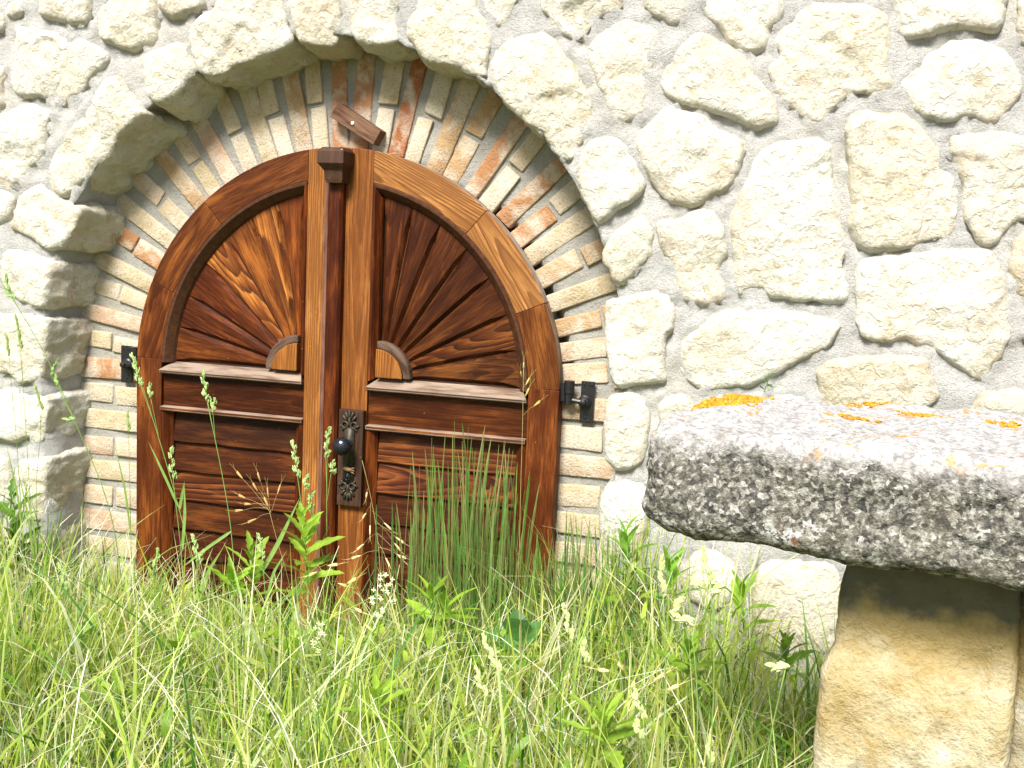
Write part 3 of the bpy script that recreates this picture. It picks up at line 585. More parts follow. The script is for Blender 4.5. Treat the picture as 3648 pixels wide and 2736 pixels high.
def build_leaf(s):
    side = 'left' if s < 0 else 'right'
    lab = ('left leaf of the arched brown wooden door with sunburst panel and wide cover strip' if s < 0 else
           'right leaf of the arched brown wooden door carrying the black knob and lock plate')
    leaf = empty('door_leaf', (s*.4, .0275, BOT), lab, 'door')
    tones = {-1: [(.80, .62, .60), (.86, .72, .68), (.84, .70, .66)], 1: [(.95, .86, .80), (1.15, 1.2, 1.25), (1.05, 1.05, 1.0)]}[s]
    mats = {-1: ['wood', 'wood', 'wood'], 1: ['wood', 'pale', 'pale']}[s]
    for (a0, a1), tn, mt in zip(((2.2, 23), (23, 49), (49, 81.4)), (tones[0], tones[1], tones[2]), mats): frame_seg(leaf, s, a0+.04, a1-.04, mt, tn)
    zj = R0*math.sin(math.radians(2.2)); xj = R0
    P = mirror([(RI, BOT), (R0, BOT), (R0, zj-.0006), (RI, zj-.0006)], s); v, f = prism(P, 0, .055); mesh('hanging_stile', v, f, 'wood', leaf, grain=(0, 1), color=(.92, .72, .68), bevel=.0025)
    # meeting stile
    top = math.sqrt(R0**2-SX**2); poly = [(.0025, BOT), (SX, BOT), (SX, top)] + [(x, math.sqrt(R0**2-x*x)) for x in (.085, .055, .0275)] + [(.0025, R0)]
    v, f = prism(mirror(poly, s), .0005, .055); fm = [1 if k > 1 and min(v[q][2] for q in fc) > .7 else 0 for k, fc in enumerate(f)]
    mesh('meeting_stile', v, f, ['pale', 'grey'], leaf, grain=(0, 1), color=(1.0, .92, .80) if s < 0 else (.74, .60, .48), bevel=.0025, fmat=fm)
    # sloping moulding round the sunburst panel: strips from the frame edge down to the panel
    n = 22; a_top = math.degrees(math.acos(SX/RI)); a_in = math.degrees(math.acos(PX/RP))
    V, Fc = [], []
    for i in range(n+1):
        t = i/n; ao = math.radians(1.6+(a_top-1.6)*t); ai = math.radians(1.6+(a_in-1.6)*t)
        for r, a, y in ((RI+.002, ao, .004), (RI-.004, ao, -.004), (RI-.012, ao*.75+ai*.25, -.003), (RP+.006, ai, .020), (RP, ai, .032)): V.append((s*r*math.cos(a), y, r*math.sin(a)))
    for i in range(n):
        for k in range(4): Fc.append((i*5+k, i*5+k+1, i*5+6+k, i*5+5+k))
    mesh('arched_moulding', V, Fc, 'mould', leaf)
    zt = RI*math.sin(math.radians(a_top)); zi = RP*math.sin(math.radians(a_in))
    V = [(s*x, y, z) for z0, z1 in ((.012, zt),) for x, y, z in ((SX-.001, .003, z0), (SX+.004, -.004, z0), (SX+.010, -.003, z0), (PX-.002, .020, z0+.01), (PX, .032, z0+.01),
         (SX-.001, .003, z1), (SX+.004, -.004, z1), (SX+.010, -.003, z1-.012), (PX-.002, .020, zi), (PX, .032, zi))]
    mesh('side_moulding', V, [(k, k+1, k+6, k+5) for k in range(4)], 'wood', leaf, grain=(0, 1), color=(.72, .50, .46))
    # sunburst boards
    angs = [0, 14.0, 27.8, 43.0, 56.2, 68.8, 80.0, 90]
    mesh('panel_back', *prism(mirror([(PX-.01, .0)] + arc(RP+.02, 1, a_in, 20) + [(PX-.01, zi)], s), .044, .052), 'dark', leaf, grain=(1, 0))
    tints = ([(.78, .60, .56), (.62, .42, .40), (.68, .46, .42), (1.25, 1.15, 1.05), (1.15, 1.0, .9), (1.28, 1.2, 1.05), (1.1, .82, .66)] if s < 0 else
             [(.56, .50, .48), (.52, .42, .38), (.50, .41, .39), (.40, .30, .28), (.56, .43, .38), (.50, .37, .34), (.52, .37, .34)])
    for i in range(7):
        a0, a1 = math.radians(angs[i]), math.radians(angs[i+1])
        def reach(a):
            lo, hi = .1, .8
            for _ in range(30):
                m = (lo+hi)/2
                if math.hypot(HC[0]+m*math.cos(a), HC[1]+m*math.sin(a)) < RP+.012: lo = m
                else: hi = m
            return lo
        ts = [0, .06, .16, .35, .6, .84, .93, 1.0]; ch = [0, .004, .011, .0125, .013, .012, .005, 0]
        V, Fc = [], []; am = (a0+a1)/2
        for t, cw in zip(ts, ch):
            row = []
            for a, sg in ((a0, 1), (a1, -1)):
                ra = .075+(reach(a)-.075)*t
                b = np.array([HC[0]+ra*math.cos(a), HC[1]+ra*math.sin(a)]); nn = np.array([-math.sin(a), math.cos(a)])*sg
                gap = .0006; lim = .42*ra*(a1-a0)
                row.append((b+nn*gap, b+nn*(gap+min(cw, lim))))
            (o0, i0_), (o1, i1_) = row; d = .030+min(.0145, cw*1.15)
            V += [(s*o0[0], .046, o0[1]), (s*o0[0], d, o0[1]), (s*i0_[0], .030, i0_[1]), (s*i1_[0], .030, i1_[1]), (s*o1[0], d, o1[1]), (s*o1[0], .046, o1[1])]
        for j in range(len(ts)-1):
            for k in range(5): Fc.append((j*6+k, j*6+k+1, j*6+7+k, j*6+6+k))
        mesh('sunburst_board', V, Fc, 'grain' if (s < 0 and i in (3, 5)) or (s > 0 and i == 1) else 'wood', leaf, grain=(s*math.cos(am), math.sin(am)), color=tints[i])
    # quarter disc at the hub of the sunburst
    P = mirror([HC] + arc(.092, 0, 90, 10, HC), s); v, f = prism(P, -.002, .046); mesh('sunburst_hub', v, f, 'pale', leaf, grain=(0, 1), color=(.98, .86, .66), bevel=.003)
    P = mirror(arc(.118, 0, 90, 12, HC) + arc(.0928, 0, 90, 10, HC)[::-1], s); v, f = prism(P, .004, .046); mesh('hub_rim', v, f, 'grey', leaf, grain=(.7, -.7*s), color=(.42, .34, .30), bevel=.006)
    # weather rail under the sunburst: sloping grey top, brown nose
    xa, xb = SX+.001, RI-.001
    def rail(z_back, z_front, z_bot, yb, yf, name, cut, mat, tint):
        pr = [(yb, z_back), (yf, z_front), (yf, z_bot+.004), (yf+.004, z_bot), (yb, z_bot)]
        V = []
        for x, c in ((xa, 1), (xb, -1)):
            for y, z in pr:
                q = cut*(1 if abs(y-yb) < 1e-6 else 0) if z > z_bot+.006 else 0
                V.append((s*(x+c*q), y, z))
        m = len(pr); Fc = [tuple(range(m)), tuple(range(2*m-1, m-1, -1))] + [(k, (k+1) % m, m+(k+1) % m, m+k) for k in range(m)]
        fm = [1, 1] + [0] + [1]*(m-1)
        mesh(name, V, Fc, ['grey', mat], leaf, grain=(1, 0), color=tint, bevel=.002, fmat=fm)
    rail(.020, -.006, -.019, .034, -.017, 'weather_rail', .026, 'dark', (.95, .88, .82))
    P = mirror([(xa, -.135), (xb, -.135), (xb, -.019), (xa, -.019)], s); v, f = prism(P, .012, .05)
    mesh('middle_board', v, f, 'wood', leaf, grain=(1, 0), color=(.40, .28, .27) if s < 0 else (.60, .46, .42), bevel=.0015)
    rail(-.1285, -.134, -.149, .034, -.010, 'lower_rail', .002, 'wood', (.95, .85, .8))
    # louvre panel with side beads
    for x0, x1, nm in ((SX+.001, .147, 'panel_bead'), (.617, RI-.001, 'panel_bead')):
        inner = x1 if nm and x0 < .3 else x0; outer_ = x0 if x0 < .3 else x1
        V = [(s*outer_, .001, BOT), (s*(outer_*.75+inner*.25), -.003, BOT), (s*inner, .022, BOT), (s*inner, .045, BOT), (s*outer_, .045, BOT)]
        V += [(x, y, -.150) for x, y, z in V]; m = 5
        mesh('panel_bead', V, [tuple(range(m)), tuple(range(2*m-1, m-1, -1))] + [(k, (k+1) % m, m+(k+1) % m, m+k) for k in range(m)], 'wood', leaf, grain=(0, 1), color=(.72, .50, .46))
    zt = -.150; nb_ = 0
    for zb in (-.258, -.361, -.4635, -.566, -.669, -.772, -.875, BOT):
        top_z = zt+.012; y_t, y_b = .036, .020; zz = zb+.0005
        pr = [(y_t, top_z), (y_b, zz+.004), (y_b+.003, zz), (y_b+.018, zz), (y_t+.012, top_z)]
        V = []
        for j in range(9):
            x = .148+(.616-.148)*j/8; wv = .0012*math.sin(j*1.7+nb_*2+s)
            V += [(s*x, y+(wv if k in (1, 2) else 0), z+(wv if k in (1, 2, 3) else 0)) for k, (y, z) in enumerate(pr)]
        Fc = [(0, 1, 2, 3, 4), (44, 43, 42, 41, 40)] + [(j*5+k, j*5+(k+1) % 5, j*5+5+(k+1) % 5, j*5+5+k) for j in range(8) for k in range(5)]
        b = random.uniform(.34, .58); mesh('slat', V, Fc, 'grain' if nb_ in ((2,) if s < 0 else (0, 1)) else 'wood', leaf, grain=(1, 0), color=(b, b*random.uniform(.66, .8), b*random.uniform(.64, .76)))
        zt = zb; nb_ += 1
    return leaf
leafL = build_leaf(-1); leafR = build_leaf(1)
# cover strip over the meeting line (fixed to the left leaf) and its corbel head
pr = [(-.052, -.0005), (-.050, -.006), (-.034, -.010), (-.030, -.022), (-.022, -.026), (.012, -.026), (.020, -.018), (.022, -.0005)]
V = []
for zz in np.linspace(BOT+.005, .655, 12): V += [(x, y, zz) for x, y in pr]
m = len(pr); Fc = [tuple(range(m)), tuple(range(11*m, 12*m))] + [(j*m+k, j*m+(k+1) % m, j*m+m+(k+1) % m, j*m+m+k) for j in range(11) for k in range(m)]
fm = [0, 0] + [1 if k in (0, 1, 2) else 0 for j in range(11) for k in range(m)]
mesh('cover_strip', V, Fc, ['wood', 'grey'], leafL, grain=(0, 1), color=(.60, .38, .34), fmat=fm)
lv = [(.634, .027, .052), (.645, .030, .056), (.672, .032, .062), (.690, .043, .080), (.693, .0445, .083), (.731, .0445, .083), (.743, .034, .070)]
V = []
for zz, hx, dy in lv: V += [(-hx+.003, -.0008, zz), (-hx+.003, -dy, zz), (hx+.003, -dy, zz), (hx+.003, -.0008, zz)]
Fc = [(0, 1, 2, 3), tuple(range(24, 28))] + [(j*4+k, j*4+(k+1) % 4, j*4+4+(k+1) % 4, j*4+4+k) for j in range(6) for k in range(4)]
mesh('corbel_head', V, Fc, 'dark', leafL, grain=(0, 1), color=(1.15, 1.1, 1.05), bevel=.0015)
# lock plate, escutcheon and knob on the right leaf
lp = mesh('lock_board', *box(.026, .112, -.022, 0, -.403, -.086), 'dark', leafR, grain=(0, 1), color=(.75, .68, .62), bevel=.002)
ex, ey = .066, -.0225
parts = [prism([(ex-.019, -.155), (ex-.0175, -.165), (ex-.0185, -.318), (ex-.012, -.326), (ex+.012, -.326), (ex+.0185, -.318), (ex+.0175, -.165), (ex+.019, -.155), (ex+.008, -.143), (ex-.008, -.143)], ey-.005, ey)]
for zc, up in ((-.135, 1), (-.336, -1)):
    for sg in (-1, 1):
        q = [(ex+sg*.0155+.0105*math.cos(t), ey-.004, zc+.0105*math.sin(t)) for t in np.linspace(0, 2*math.pi, 13)]; parts.append(tube(q, .0034, 6, False))
        parts.append(ellipsoid((ex+sg*.026, ey-.003, zc-up*.004), (sg, 0, up*.5), .011, .0048)); parts.append(ellipsoid((ex+sg*.021, ey-.003, zc-up*.013), (sg*.6, 0, -up*.6), .009, .004))
    for dx, dz, lx in ((0, .032, 0), (-.009, .028, -.35), (.009, .028, .35), (-.016, .018, -.75), (.016, .018, .75)):
        parts.append(ellipsoid((ex+dx, ey-.004, zc+up*(dz+.004)), (lx, 0, up), .013, .0055))
    parts.append(ellipsoid((ex, ey-.003, zc+up*.012), (0, 0, 1), .018, .006))
v, f = merge(parts); mesh('escutcheon', v, f, 'bronze', lp, smooth=True)
v, f = merge([lathe((ex-.002, ey, -.197), [(.017, .004), (.016, .008), (.0095, .012), (.009, .026), (.013, .030), (.022, .034), (.028, .042), (.0305, .052), (.029, .062), (.023, .070), (.013, .075), (.003, .077)], 36, 12, .07)])
mesh('knob', v, f, 'knob', lp, smooth=True)
v, f = merge([ellipsoid((ex+.003, ey-.008, -.2795), (1, 0, -.12), .019, .009)] + [ellipsoid((ex+.016, ey-.009, -.2815+d*.0065), (1, 0, -.15+d*.35), .011, .0035) for d in (-1, 0, 1)])
mesh('keyhole_cover', v, f, 'rust', lp, smooth=True)
v, f = merge([tube([(ex-.002+.0085*math.cos(t), ey-.006, -.305+.011*math.sin(t)) for t in np.linspace(0, 2*math.pi, 15)], .0022, 6, False), box(ex-.005, ex+.001, ey-.0075, ey-.004, -.314, -.297)])
mesh('keyhole', v, f, 'iron', lp, smooth=True)
# hinges
def hinge(leaf, s, xc, zc):
    h = mesh('hinge', *merge([lathe((xc, 0, 0), [(0.0, 0)]*2, 3)]) if False else tube([(xc, .022, zc+.0), (xc, .022, zc+.038), (xc, .022, zc+.0385)], [.0165, .0165, .0145], 14), 'iron', leaf, smooth=False)
    mesh('hinge_arm', *merge([tube([(xc, .022, zc-.032), (xc, .022, zc-.002)], .0145, 12), box(min(xc, xc-s*.03), max(xc, xc-s*.03), .018, .026, zc-.026, zc+.03)]), 'iron', h)
    mesh('hinge_plate', *box(min(xc+s*.032, xc+s*.075), max(xc+s*.032, xc+s*.075), .046, .053, zc-.092, zc+.038), 'iron', h, bevel=.0015)
    mesh('hinge_bolt', *merge([tube([(xc, .022, zc-.02), (xc+s*.05, .024, zc-.026)], .0085, 10), lathe((xc+s*.046, .047, zc-.026), [(.021, 0), (.021, .008), (.016, .012), (.015, .022), (.010, .023), (.009, .036), (.002, .038)], 14)]), 'iron', h)
    for dx, dz in ((.042, .028), (.066, .028), (.05, -.075), (.06, -.085)):
        mesh('screw', *ellipsoid((xc+s*dx, .046, zc+dz), (0, 1, 0), .003, .0045), 'iron', h)
ph = at(2027, 1400, .022); hinge(leafR, 1, ph[0], ph[2]); hinge(leafL, -1, -ph[0]+.004, ph[2])

# ------------------------------------------------------------------ wooden turn block nailed over the door
bl = empty('wooden_block', (.043, .05, .80), 'small weathered brown wooden block nailed at a slant above the door', 'wooden block')
ca, sa = math.cos(math.radians(-29.5)), math.sin(math.radians(-29.5))
def rp(a, b): return (.040+a*ca-b*sa, .826+a*sa+b*ca)
mesh('block', *prism([rp(-.087, -.026), rp(.088, -.025), rp(.087, .025), rp(-.086, .027)], .012, .058), ['grey'], bl, grain=(ca, sa), color=(.62, .42, .32), bevel=.002, jitter=.0006)
mesh('nail', *lathe((.032, .012, .826), [(.0055, -.002), (.0055, .003), (.002, .004)], 10), 'zinc', bl, smooth=False)

# ------------------------------------------------------------------ stone table: slab on a pillar
def rock(name, dims, rad, cuts, seed, amp, mat, mw, parent=None, shape=None):
    bm = bmesh.new(); bmesh.ops.create_cube(bm, size=1.0)
    h = np.array(dims)/2
    def grid(nx, ny, nz):
        V, Fc, idx = [], [], {}
        def vid(i, j, k):
            if (i, j, k) not in idx: idx[(i, j, k)] = len(V); V.append((2*i/nx-1, 2*j/ny-1, 2*k/nz-1))
            return idx[(i, j, k)]
        for i in range(nx):
            for j in range(ny):
                for k in (0, nz): Fc.append((vid(i, j, k), vid(i+1, j, k), vid(i+1, j+1, k), vid(i, j+1, k)))
        for i in range(nx):
            for k in range(nz):
                for j in (0, ny): Fc.append((vid(i, j, k), vid(i+1, j, k), vid(i+1, j, k+1), vid(i, j, k+1)))
        for j in range(ny):
            for k in range(nz):
                for i in (0, nx): Fc.append((vid(i, j, k), vid(i, j+1, k), vid(i, j+1, k+1), vid(i, j, k+1)))
        return np.array(V), Fc
    bm.free(); V, Fc = grid(*cuts)
    P = V*h; core = np.clip(P, -(h-rad), h-rad); dv = P-core; L = np.linalg.norm(dv, axis=1)[:, None]; N = dv/np.maximum(L, 1e-9)
    P = core + N*np.minimum(L, rad) if True else P
    nn = np.where(L > 1e-6, N, 0)
    if shape is not None: P = shape(P, h)
    q = P + seed*7.7
    P = P + nn*(amp*fbm(q*6, seed, 3) + amp*.45*fbm(q*22, seed+3, 3) + amp*.22*fbm(q*70, seed+6, 2))[:, None]
    me = bpy.data.meshes.new(name); me.from_pydata(P.tolist(), [], Fc); me.materials.append(M[mat]); me.validate()
    bm = bmesh.new(); bm.from_mesh(me); bmesh.ops.recalc_face_normals(bm, faces=bm.faces); bm.to_mesh(me); bm.free()
    me.polygons.foreach_set('use_smooth', np.ones(len(me.polygons), bool))
    return link(bpy.data.objects.new(name, me), parent, mw)
SROT = math.radians(-9.3); SL, SW, ST = 1.30, .56, .192; STOP = .182
e1 = np.array([math.cos(SROT), math.sin(SROT), 0]); e2 = np.array([-math.sin(SROT), math.cos(SROT), 0])
sc_ = np.array([1.232, -1.475, STOP-ST/2]) + e1*SL/2 + e2*SW/2
def slab_shape(P, h):
    t = np.clip((P[:, 0]+h[0])/.40, 0, 1); P = P.copy(); back = np.clip((P[:, 1]+h[1])/(2*h[1]), 0, 1)
    P[:, 1] -= back*.17*(1-np.sin(t*math.pi/2)); low = np.clip((-P[:, 2])/h[2], 0, 1)
    P[:, 2] += low*.024*(1-np.clip((P[:, 0]+h[0])/.4, 0, 1)); return P
slab_mw = Matrix.Translation(sc_) @ Matrix.Rotation(SROT, 4, 'Z')
slab = rock('stone_slab', (SL, SW, ST), .040, (160, 60, 26), 21, .012, 'slab', slab_mw, None, slab_shape)
tag(slab, 'thick grey lichen-covered stone slab resting on the sandstone pillar', 'stone slab')
# cushions of orange lichen growing on the slab
lr = random.Random(5); parts = []
skd = KDTree(len(slab.data.vertices))
for i_, q_ in enumerate(slab.data.vertices):
    p_ = slab_mw @ q_.co; skd.insert((p_.x, p_.y, 0 if q_.co.z > .02 else 9), i_)
skd.balance()
def slab_top(x, y): return (slab_mw @ slab.data.vertices[skd.find((x, y, 0))[1]].co).z
def lump(u_, v_, n, rx, ry, hgt):
    out = []
    for _ in range(n):
        a, r = lr.uniform(0, 6.28), math.sqrt(lr.random()); p = sc_ + e1*(u_+rx*r*math.cos(a)) + e2*(v_+ry*r*math.sin(a)); hh = hgt*(1-r*.6)*lr.uniform(.5, 1.1)
        out.append(ellipsoid((p[0], p[1], slab_top(p[0], p[1])+hh*.1), (lr.uniform(-.5, .5), lr.uniform(-.5, .5), 1), hh, lr.uniform(.003, .006), 4, 5))
    return out
def slab_uv(px, py):
    d = CF*F_PX + CR*(px-1824.0) - CU*(py-1368.0); q = CAM + (STOP-CAM[2])/d[2]*d - sc_; return float(q @ e1), float(q @ e2)
for px, py, n, rx, ry, hg in ((2585, 1440, 420, .062, .085, .008), (2660, 1420, 130, .05, .04, .005), (2870, 1412, 90, .06, .015, .003), (3060, 1485, 60, .035, .012, .003), (3290, 1478, 130, .05, .03, .0035), (3100, 1440, 80, .05, .02, .003), (3400, 1450, 90, .05, .03, .003), (3580, 1505, 60, .04, .02, .003)):
    u_, v_ = slab_uv(px, py); v, f = merge(lump(u_, v_, n, rx, ry, hg)); mesh('lichen_cushion', v, f, 'lichen', slab, smooth=True)
def pil_shape(P, h):
    P = P.copy(); t = np.clip((-P[:, 2]+h[2]-.15)/.10, 0, 1); t = t*t*(3-2*t); left = np.clip(-P[:, 0]/h[0], 0, 1)
    P[:, 0] -= left*.016*t; P[:, 1] -= np.clip(-P[:, 1]/h[1], 0, 1)*.02*t; return P
pmw = Matrix.Translation((1.705, -1.265, (GROUND-.05+STOP-ST+.012)/2)) @ Matrix.Rotation(math.radians(-10), 4, 'Z')
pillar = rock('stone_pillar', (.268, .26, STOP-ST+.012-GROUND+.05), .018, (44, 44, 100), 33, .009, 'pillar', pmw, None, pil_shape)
tag(pillar, 'yellow sandstone pillar carrying the grey stone slab', 'pillar')
bmw = Matrix.Translation((2.045, -1.275, (GROUND-.05+STOP-ST+.008)/2)) @ Matrix.Rotation(math.radians(-6), 4, 'Z')
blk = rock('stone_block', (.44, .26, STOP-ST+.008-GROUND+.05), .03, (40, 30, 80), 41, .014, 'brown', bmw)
tag(blk, 'brown stone support block in the shade right of the yellow pillar', 'stone block')

# ------------------------------------------------------------------ meadow grass
GR = np.random.default_rng(11)
def col_mesh(name, V, Fc_quads, C, mat, tris=None):
    me = bpy.data.meshes.new(name); nq = len(Fc_quads); ntr = 0 if tris is None else len(tris)
    loops = Fc_quads.ravel() if tris is None else np.r_[Fc_quads.ravel(), tris.ravel()]
    me.vertices.add(len(V)); me.vertices.foreach_set('co', V.astype(np.float32).ravel())
    me.loops.add(len(loops)); me.loops.foreach_set('vertex_index', loops.astype(np.int32))
    me.polygons.add(nq+ntr)
    st = np.r_[np.arange(nq)*4, nq*4+np.arange(ntr)*3].astype(np.int32); me.polygons.foreach_set('loop_start', st)
    me.update(calc_edges=True)
    a = me.color_attributes.new('col', 'FLOAT_COLOR', 'POINT'); a.data.foreach_set('color', np.c_[C, np.ones(len(C))].astype(np.float32).ravel())
    me.polygons.foreach_set('use_smooth', np.ones(nq+ntr, bool)); me.materials.append(M[mat]); me.validate()
    o = bpy.data.objects.new(name, me); return link(o, None, Matrix.Identity(4))
def blades(x, y, z, h, w, az, lean, droop, C, K=5, prof=None, tipc=1.1, face=None):
    """curved tapering strips; returns verts, quads, colours"""
    n = len(x); t = np.linspace(0, 1, K+1)[None, :]
    prof = np.array(prof if prof is not None else [.75, 1.0, .95, .75, .45, .04]); prof = np.interp(t[0], np.linspace(0, 1, len(prof)), prof)
    hx = lean[:, None]*t**1.7; px = x[:, None]+np.cos(az)[:, None]*hx; py = y[:, None]+np.sin(az)[:, None]*hx
    pz = z[:, None]+h[:, None]*(t*(1+droop[:, None]) - droop[:, None]*t**2.2)
    fa = GR.uniform(0, math.pi, n) if face is None else face
    wx = np.cos(fa)[:, None]*w[:, None]*prof[None]*.5; wy = np.sin(fa)[:, None]*w[:, None]*prof[None]*.5
    P = np.stack([np.stack([px-wx, py-wy, pz], -1), np.stack([px+wx, py+wy, pz], -1)], 2).reshape(-1, 3)
    b = (np.arange(n)*(K+1)*2)[:, None]+np.arange(K)[None]*2
    Q = np.stack([b, b+1, b+3, b+2], -1).reshape(-1, 4)
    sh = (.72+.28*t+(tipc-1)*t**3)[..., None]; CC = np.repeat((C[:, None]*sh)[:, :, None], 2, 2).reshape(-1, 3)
    return P, Q, CC
def join(L):
    V, Q, C, k = [], [], [], 0
    for a, b, c in L: V.append(a); Q.append(b+k); C.append(c); k += len(a)
    return np.vstack(V), np.vstack(Q), np.vstack(C)
PAL = np.array([(.22, .40, .045), (.36, .52, .06), (.48, .61, .085), (.57, .66, .17), (.09, .22, .035), (.46, .58, .16), (.55, .63, .11), (.66, .70, .32), (.60, .66, .15), (.72, .73, .40)])
STRAW = np.array([(.66, .62, .36), (.74, .72, .52), (.55, .50, .22), (.82, .80, .66)])
def pick(pal, n, jit=.15): return pal[GR.integers(0, len(pal), n)]*GR.uniform(1-jit, 1+jit, (n, 1))*GR.uniform(.94, 1.06, (n, 3))
def scatter(n, x0, x1, y0, y1, clump=0.0):
    x, y = GR.uniform(x0, x1, n), GR.uniform(y0, y1, n)
    if clump:
        d = fbm(np.c_[x*3.2, y*3.2, np.zeros(n)], 77, 3); k = GR.uniform(-1, 1, n) < d*clump+.35; x, y = x[k], y[k]
    ok = ~((np.abs(x-1.705) < .17) & (np.abs(y+1.265) < .18)) & ~((np.abs(x-2.05) < .25) & (np.abs(y+1.25) < .17))
    ok &= (y < -.16) | ((np.abs(x) < .98) & (y < -.02))
    return x[ok], y[ok]
def canopy(x, y):
    """typical height of the grass over the plot"""
    d = -y; h = .33 + .22*np.clip(d, 0, 1.0) - .03*np.exp(-(np.maximum(np.abs(x+.1)-.6, 0)/.15)**2)*np.exp(-(d/.45)**2)
    h += .16*np.exp(-((x+1.25)/.45)**2)*np.exp(-((d-.35)/.4)**2)
    h += .20*np.exp(-((x-1.12)/.28)**2)*np.exp(-((d-.30)/.3)**2) + .10*np.exp(-((x-1.5)/.4)**2)*np.exp(-((d-.35)/.3)**2)
    h *= 1 - .45*np.exp(-((x+.02)/.22)**2)*np.exp(-((d-.2)/.3)**2)
    return h
def gz(x, y): return GROUND + .02*fbm(np.c_[x, y, np.zeros(len(x))]*2.2, 5, 3)
L = []
x, y = scatter(44000, -2.6, 2.9, -2.4, -.03, .9); n = len(x); h = canopy(x, y)*GR.uniform(.35, 1.15, n)*(1+.30*fbm(np.c_[x*4.5, y*4.5, np.zeros(n)], 41, 2))
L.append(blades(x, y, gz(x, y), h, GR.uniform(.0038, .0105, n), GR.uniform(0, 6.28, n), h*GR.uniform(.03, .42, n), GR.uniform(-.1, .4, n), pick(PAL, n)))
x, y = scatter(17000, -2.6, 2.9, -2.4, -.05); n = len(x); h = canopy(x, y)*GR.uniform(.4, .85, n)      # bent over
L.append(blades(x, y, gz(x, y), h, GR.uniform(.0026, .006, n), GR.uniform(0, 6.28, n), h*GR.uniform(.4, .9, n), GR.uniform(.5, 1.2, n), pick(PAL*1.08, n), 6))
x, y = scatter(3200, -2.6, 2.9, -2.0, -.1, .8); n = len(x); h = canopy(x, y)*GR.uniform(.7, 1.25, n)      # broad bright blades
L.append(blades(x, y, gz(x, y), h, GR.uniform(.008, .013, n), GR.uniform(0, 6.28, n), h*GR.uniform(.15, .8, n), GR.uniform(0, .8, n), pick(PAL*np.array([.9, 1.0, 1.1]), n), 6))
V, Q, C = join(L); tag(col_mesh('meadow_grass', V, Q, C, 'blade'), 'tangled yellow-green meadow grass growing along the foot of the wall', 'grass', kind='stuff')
# dry straw and pale flowering stems lying through the grass
L = []
x, y = scatter(5000, -2.6, 2.9, -2.2, -.08); n = len(x); h = canopy(x, y)*GR.uniform(.65, 1.22, n)
L.append(blades(x, y, gz(x, y), h, GR.uniform(.0016, .0034, n), GR.uniform(0, 6.28, n), h*GR.uniform(.1, .8, n), GR.uniform(0, .9, n), pick(STRAW, n), 6, [1, 1, 1, .9, .8, .5]))
x, y = scatter(12000, -2.6, 2.9, -2.2, -.08, .8); n = len(x); h0 = canopy(x, y)*GR.uniform(.45, 1.0, n)           # loose spikelets caught at all heights
L.append(blades(x, y, GROUND+h0, GR.uniform(-.02, .03, n), GR.uniform(.002, .0042, n), GR.uniform(0, 6.28, n), GR.uniform(.015, .045, n), np.zeros(n), pick(np.vstack([STRAW, PAL[[3, 7, 9, 9]]]), n), 4, [.1, .8, 1, .6, .05]))
x, y = scatter(2200, -2.6, 2.9, -2.2, -.08); n = len(x); h0 = canopy(x, y)*GR.uniform(.55, 1.0, n)             # straw lying across
L.append(blades(x, y, GROUND+h0, GR.uniform(-.08, .08, n), GR.uniform(.0014, .003, n), GR.uniform(0, 6.28, n), GR.uniform(.06, .20, n), GR.uniform(0, .4, n), pick(STRAW, n), 5, [1, 1, 1, 1, .6]))
x, y = scatter(40, -2.2, 2.4, -1.6, -.3); n = len(x); h = canopy(x, y)*GR.uniform(.7, 1.1, n)                   # a few red dock-coloured blades
L.append(blades(x, y, gz(x, y), h, GR.uniform(.004, .006, n), GR.uniform(0, 6.28, n), h*GR.uniform(.1, .5, n), GR.uniform(0, .5, n), pick(np.array([(.32, .09, .04), (.40, .17, .05)]), n), 6))
V, Q, C = join(L); tag(col_mesh('dry_straw', V, Q, C, 'straw'), 'pale dry straw and bleached stems tangled through the green grass', 'straw', kind='stuff')
# low leafy ground cover
L = []; x, y = scatter(26000, -2.6, 2.9, -2.2, -.06, .9); n = len(x); h0 = canopy(x, y)*GR.uniform(.1, .86, n)*(1+.30*fbm(np.c_[x*4.5, y*4.5, np.zeros(n)], 41, 2))
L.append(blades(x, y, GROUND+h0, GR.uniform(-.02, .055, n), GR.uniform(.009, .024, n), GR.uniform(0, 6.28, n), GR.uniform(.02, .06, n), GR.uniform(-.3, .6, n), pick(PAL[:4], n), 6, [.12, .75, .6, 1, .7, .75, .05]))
V, Q, C = join(L); tag(col_mesh('leafy_ground_cover', V, Q, C, 'blade'), 'small-leaved green weeds filling the bottom of the grass', 'weeds', kind='stuff')
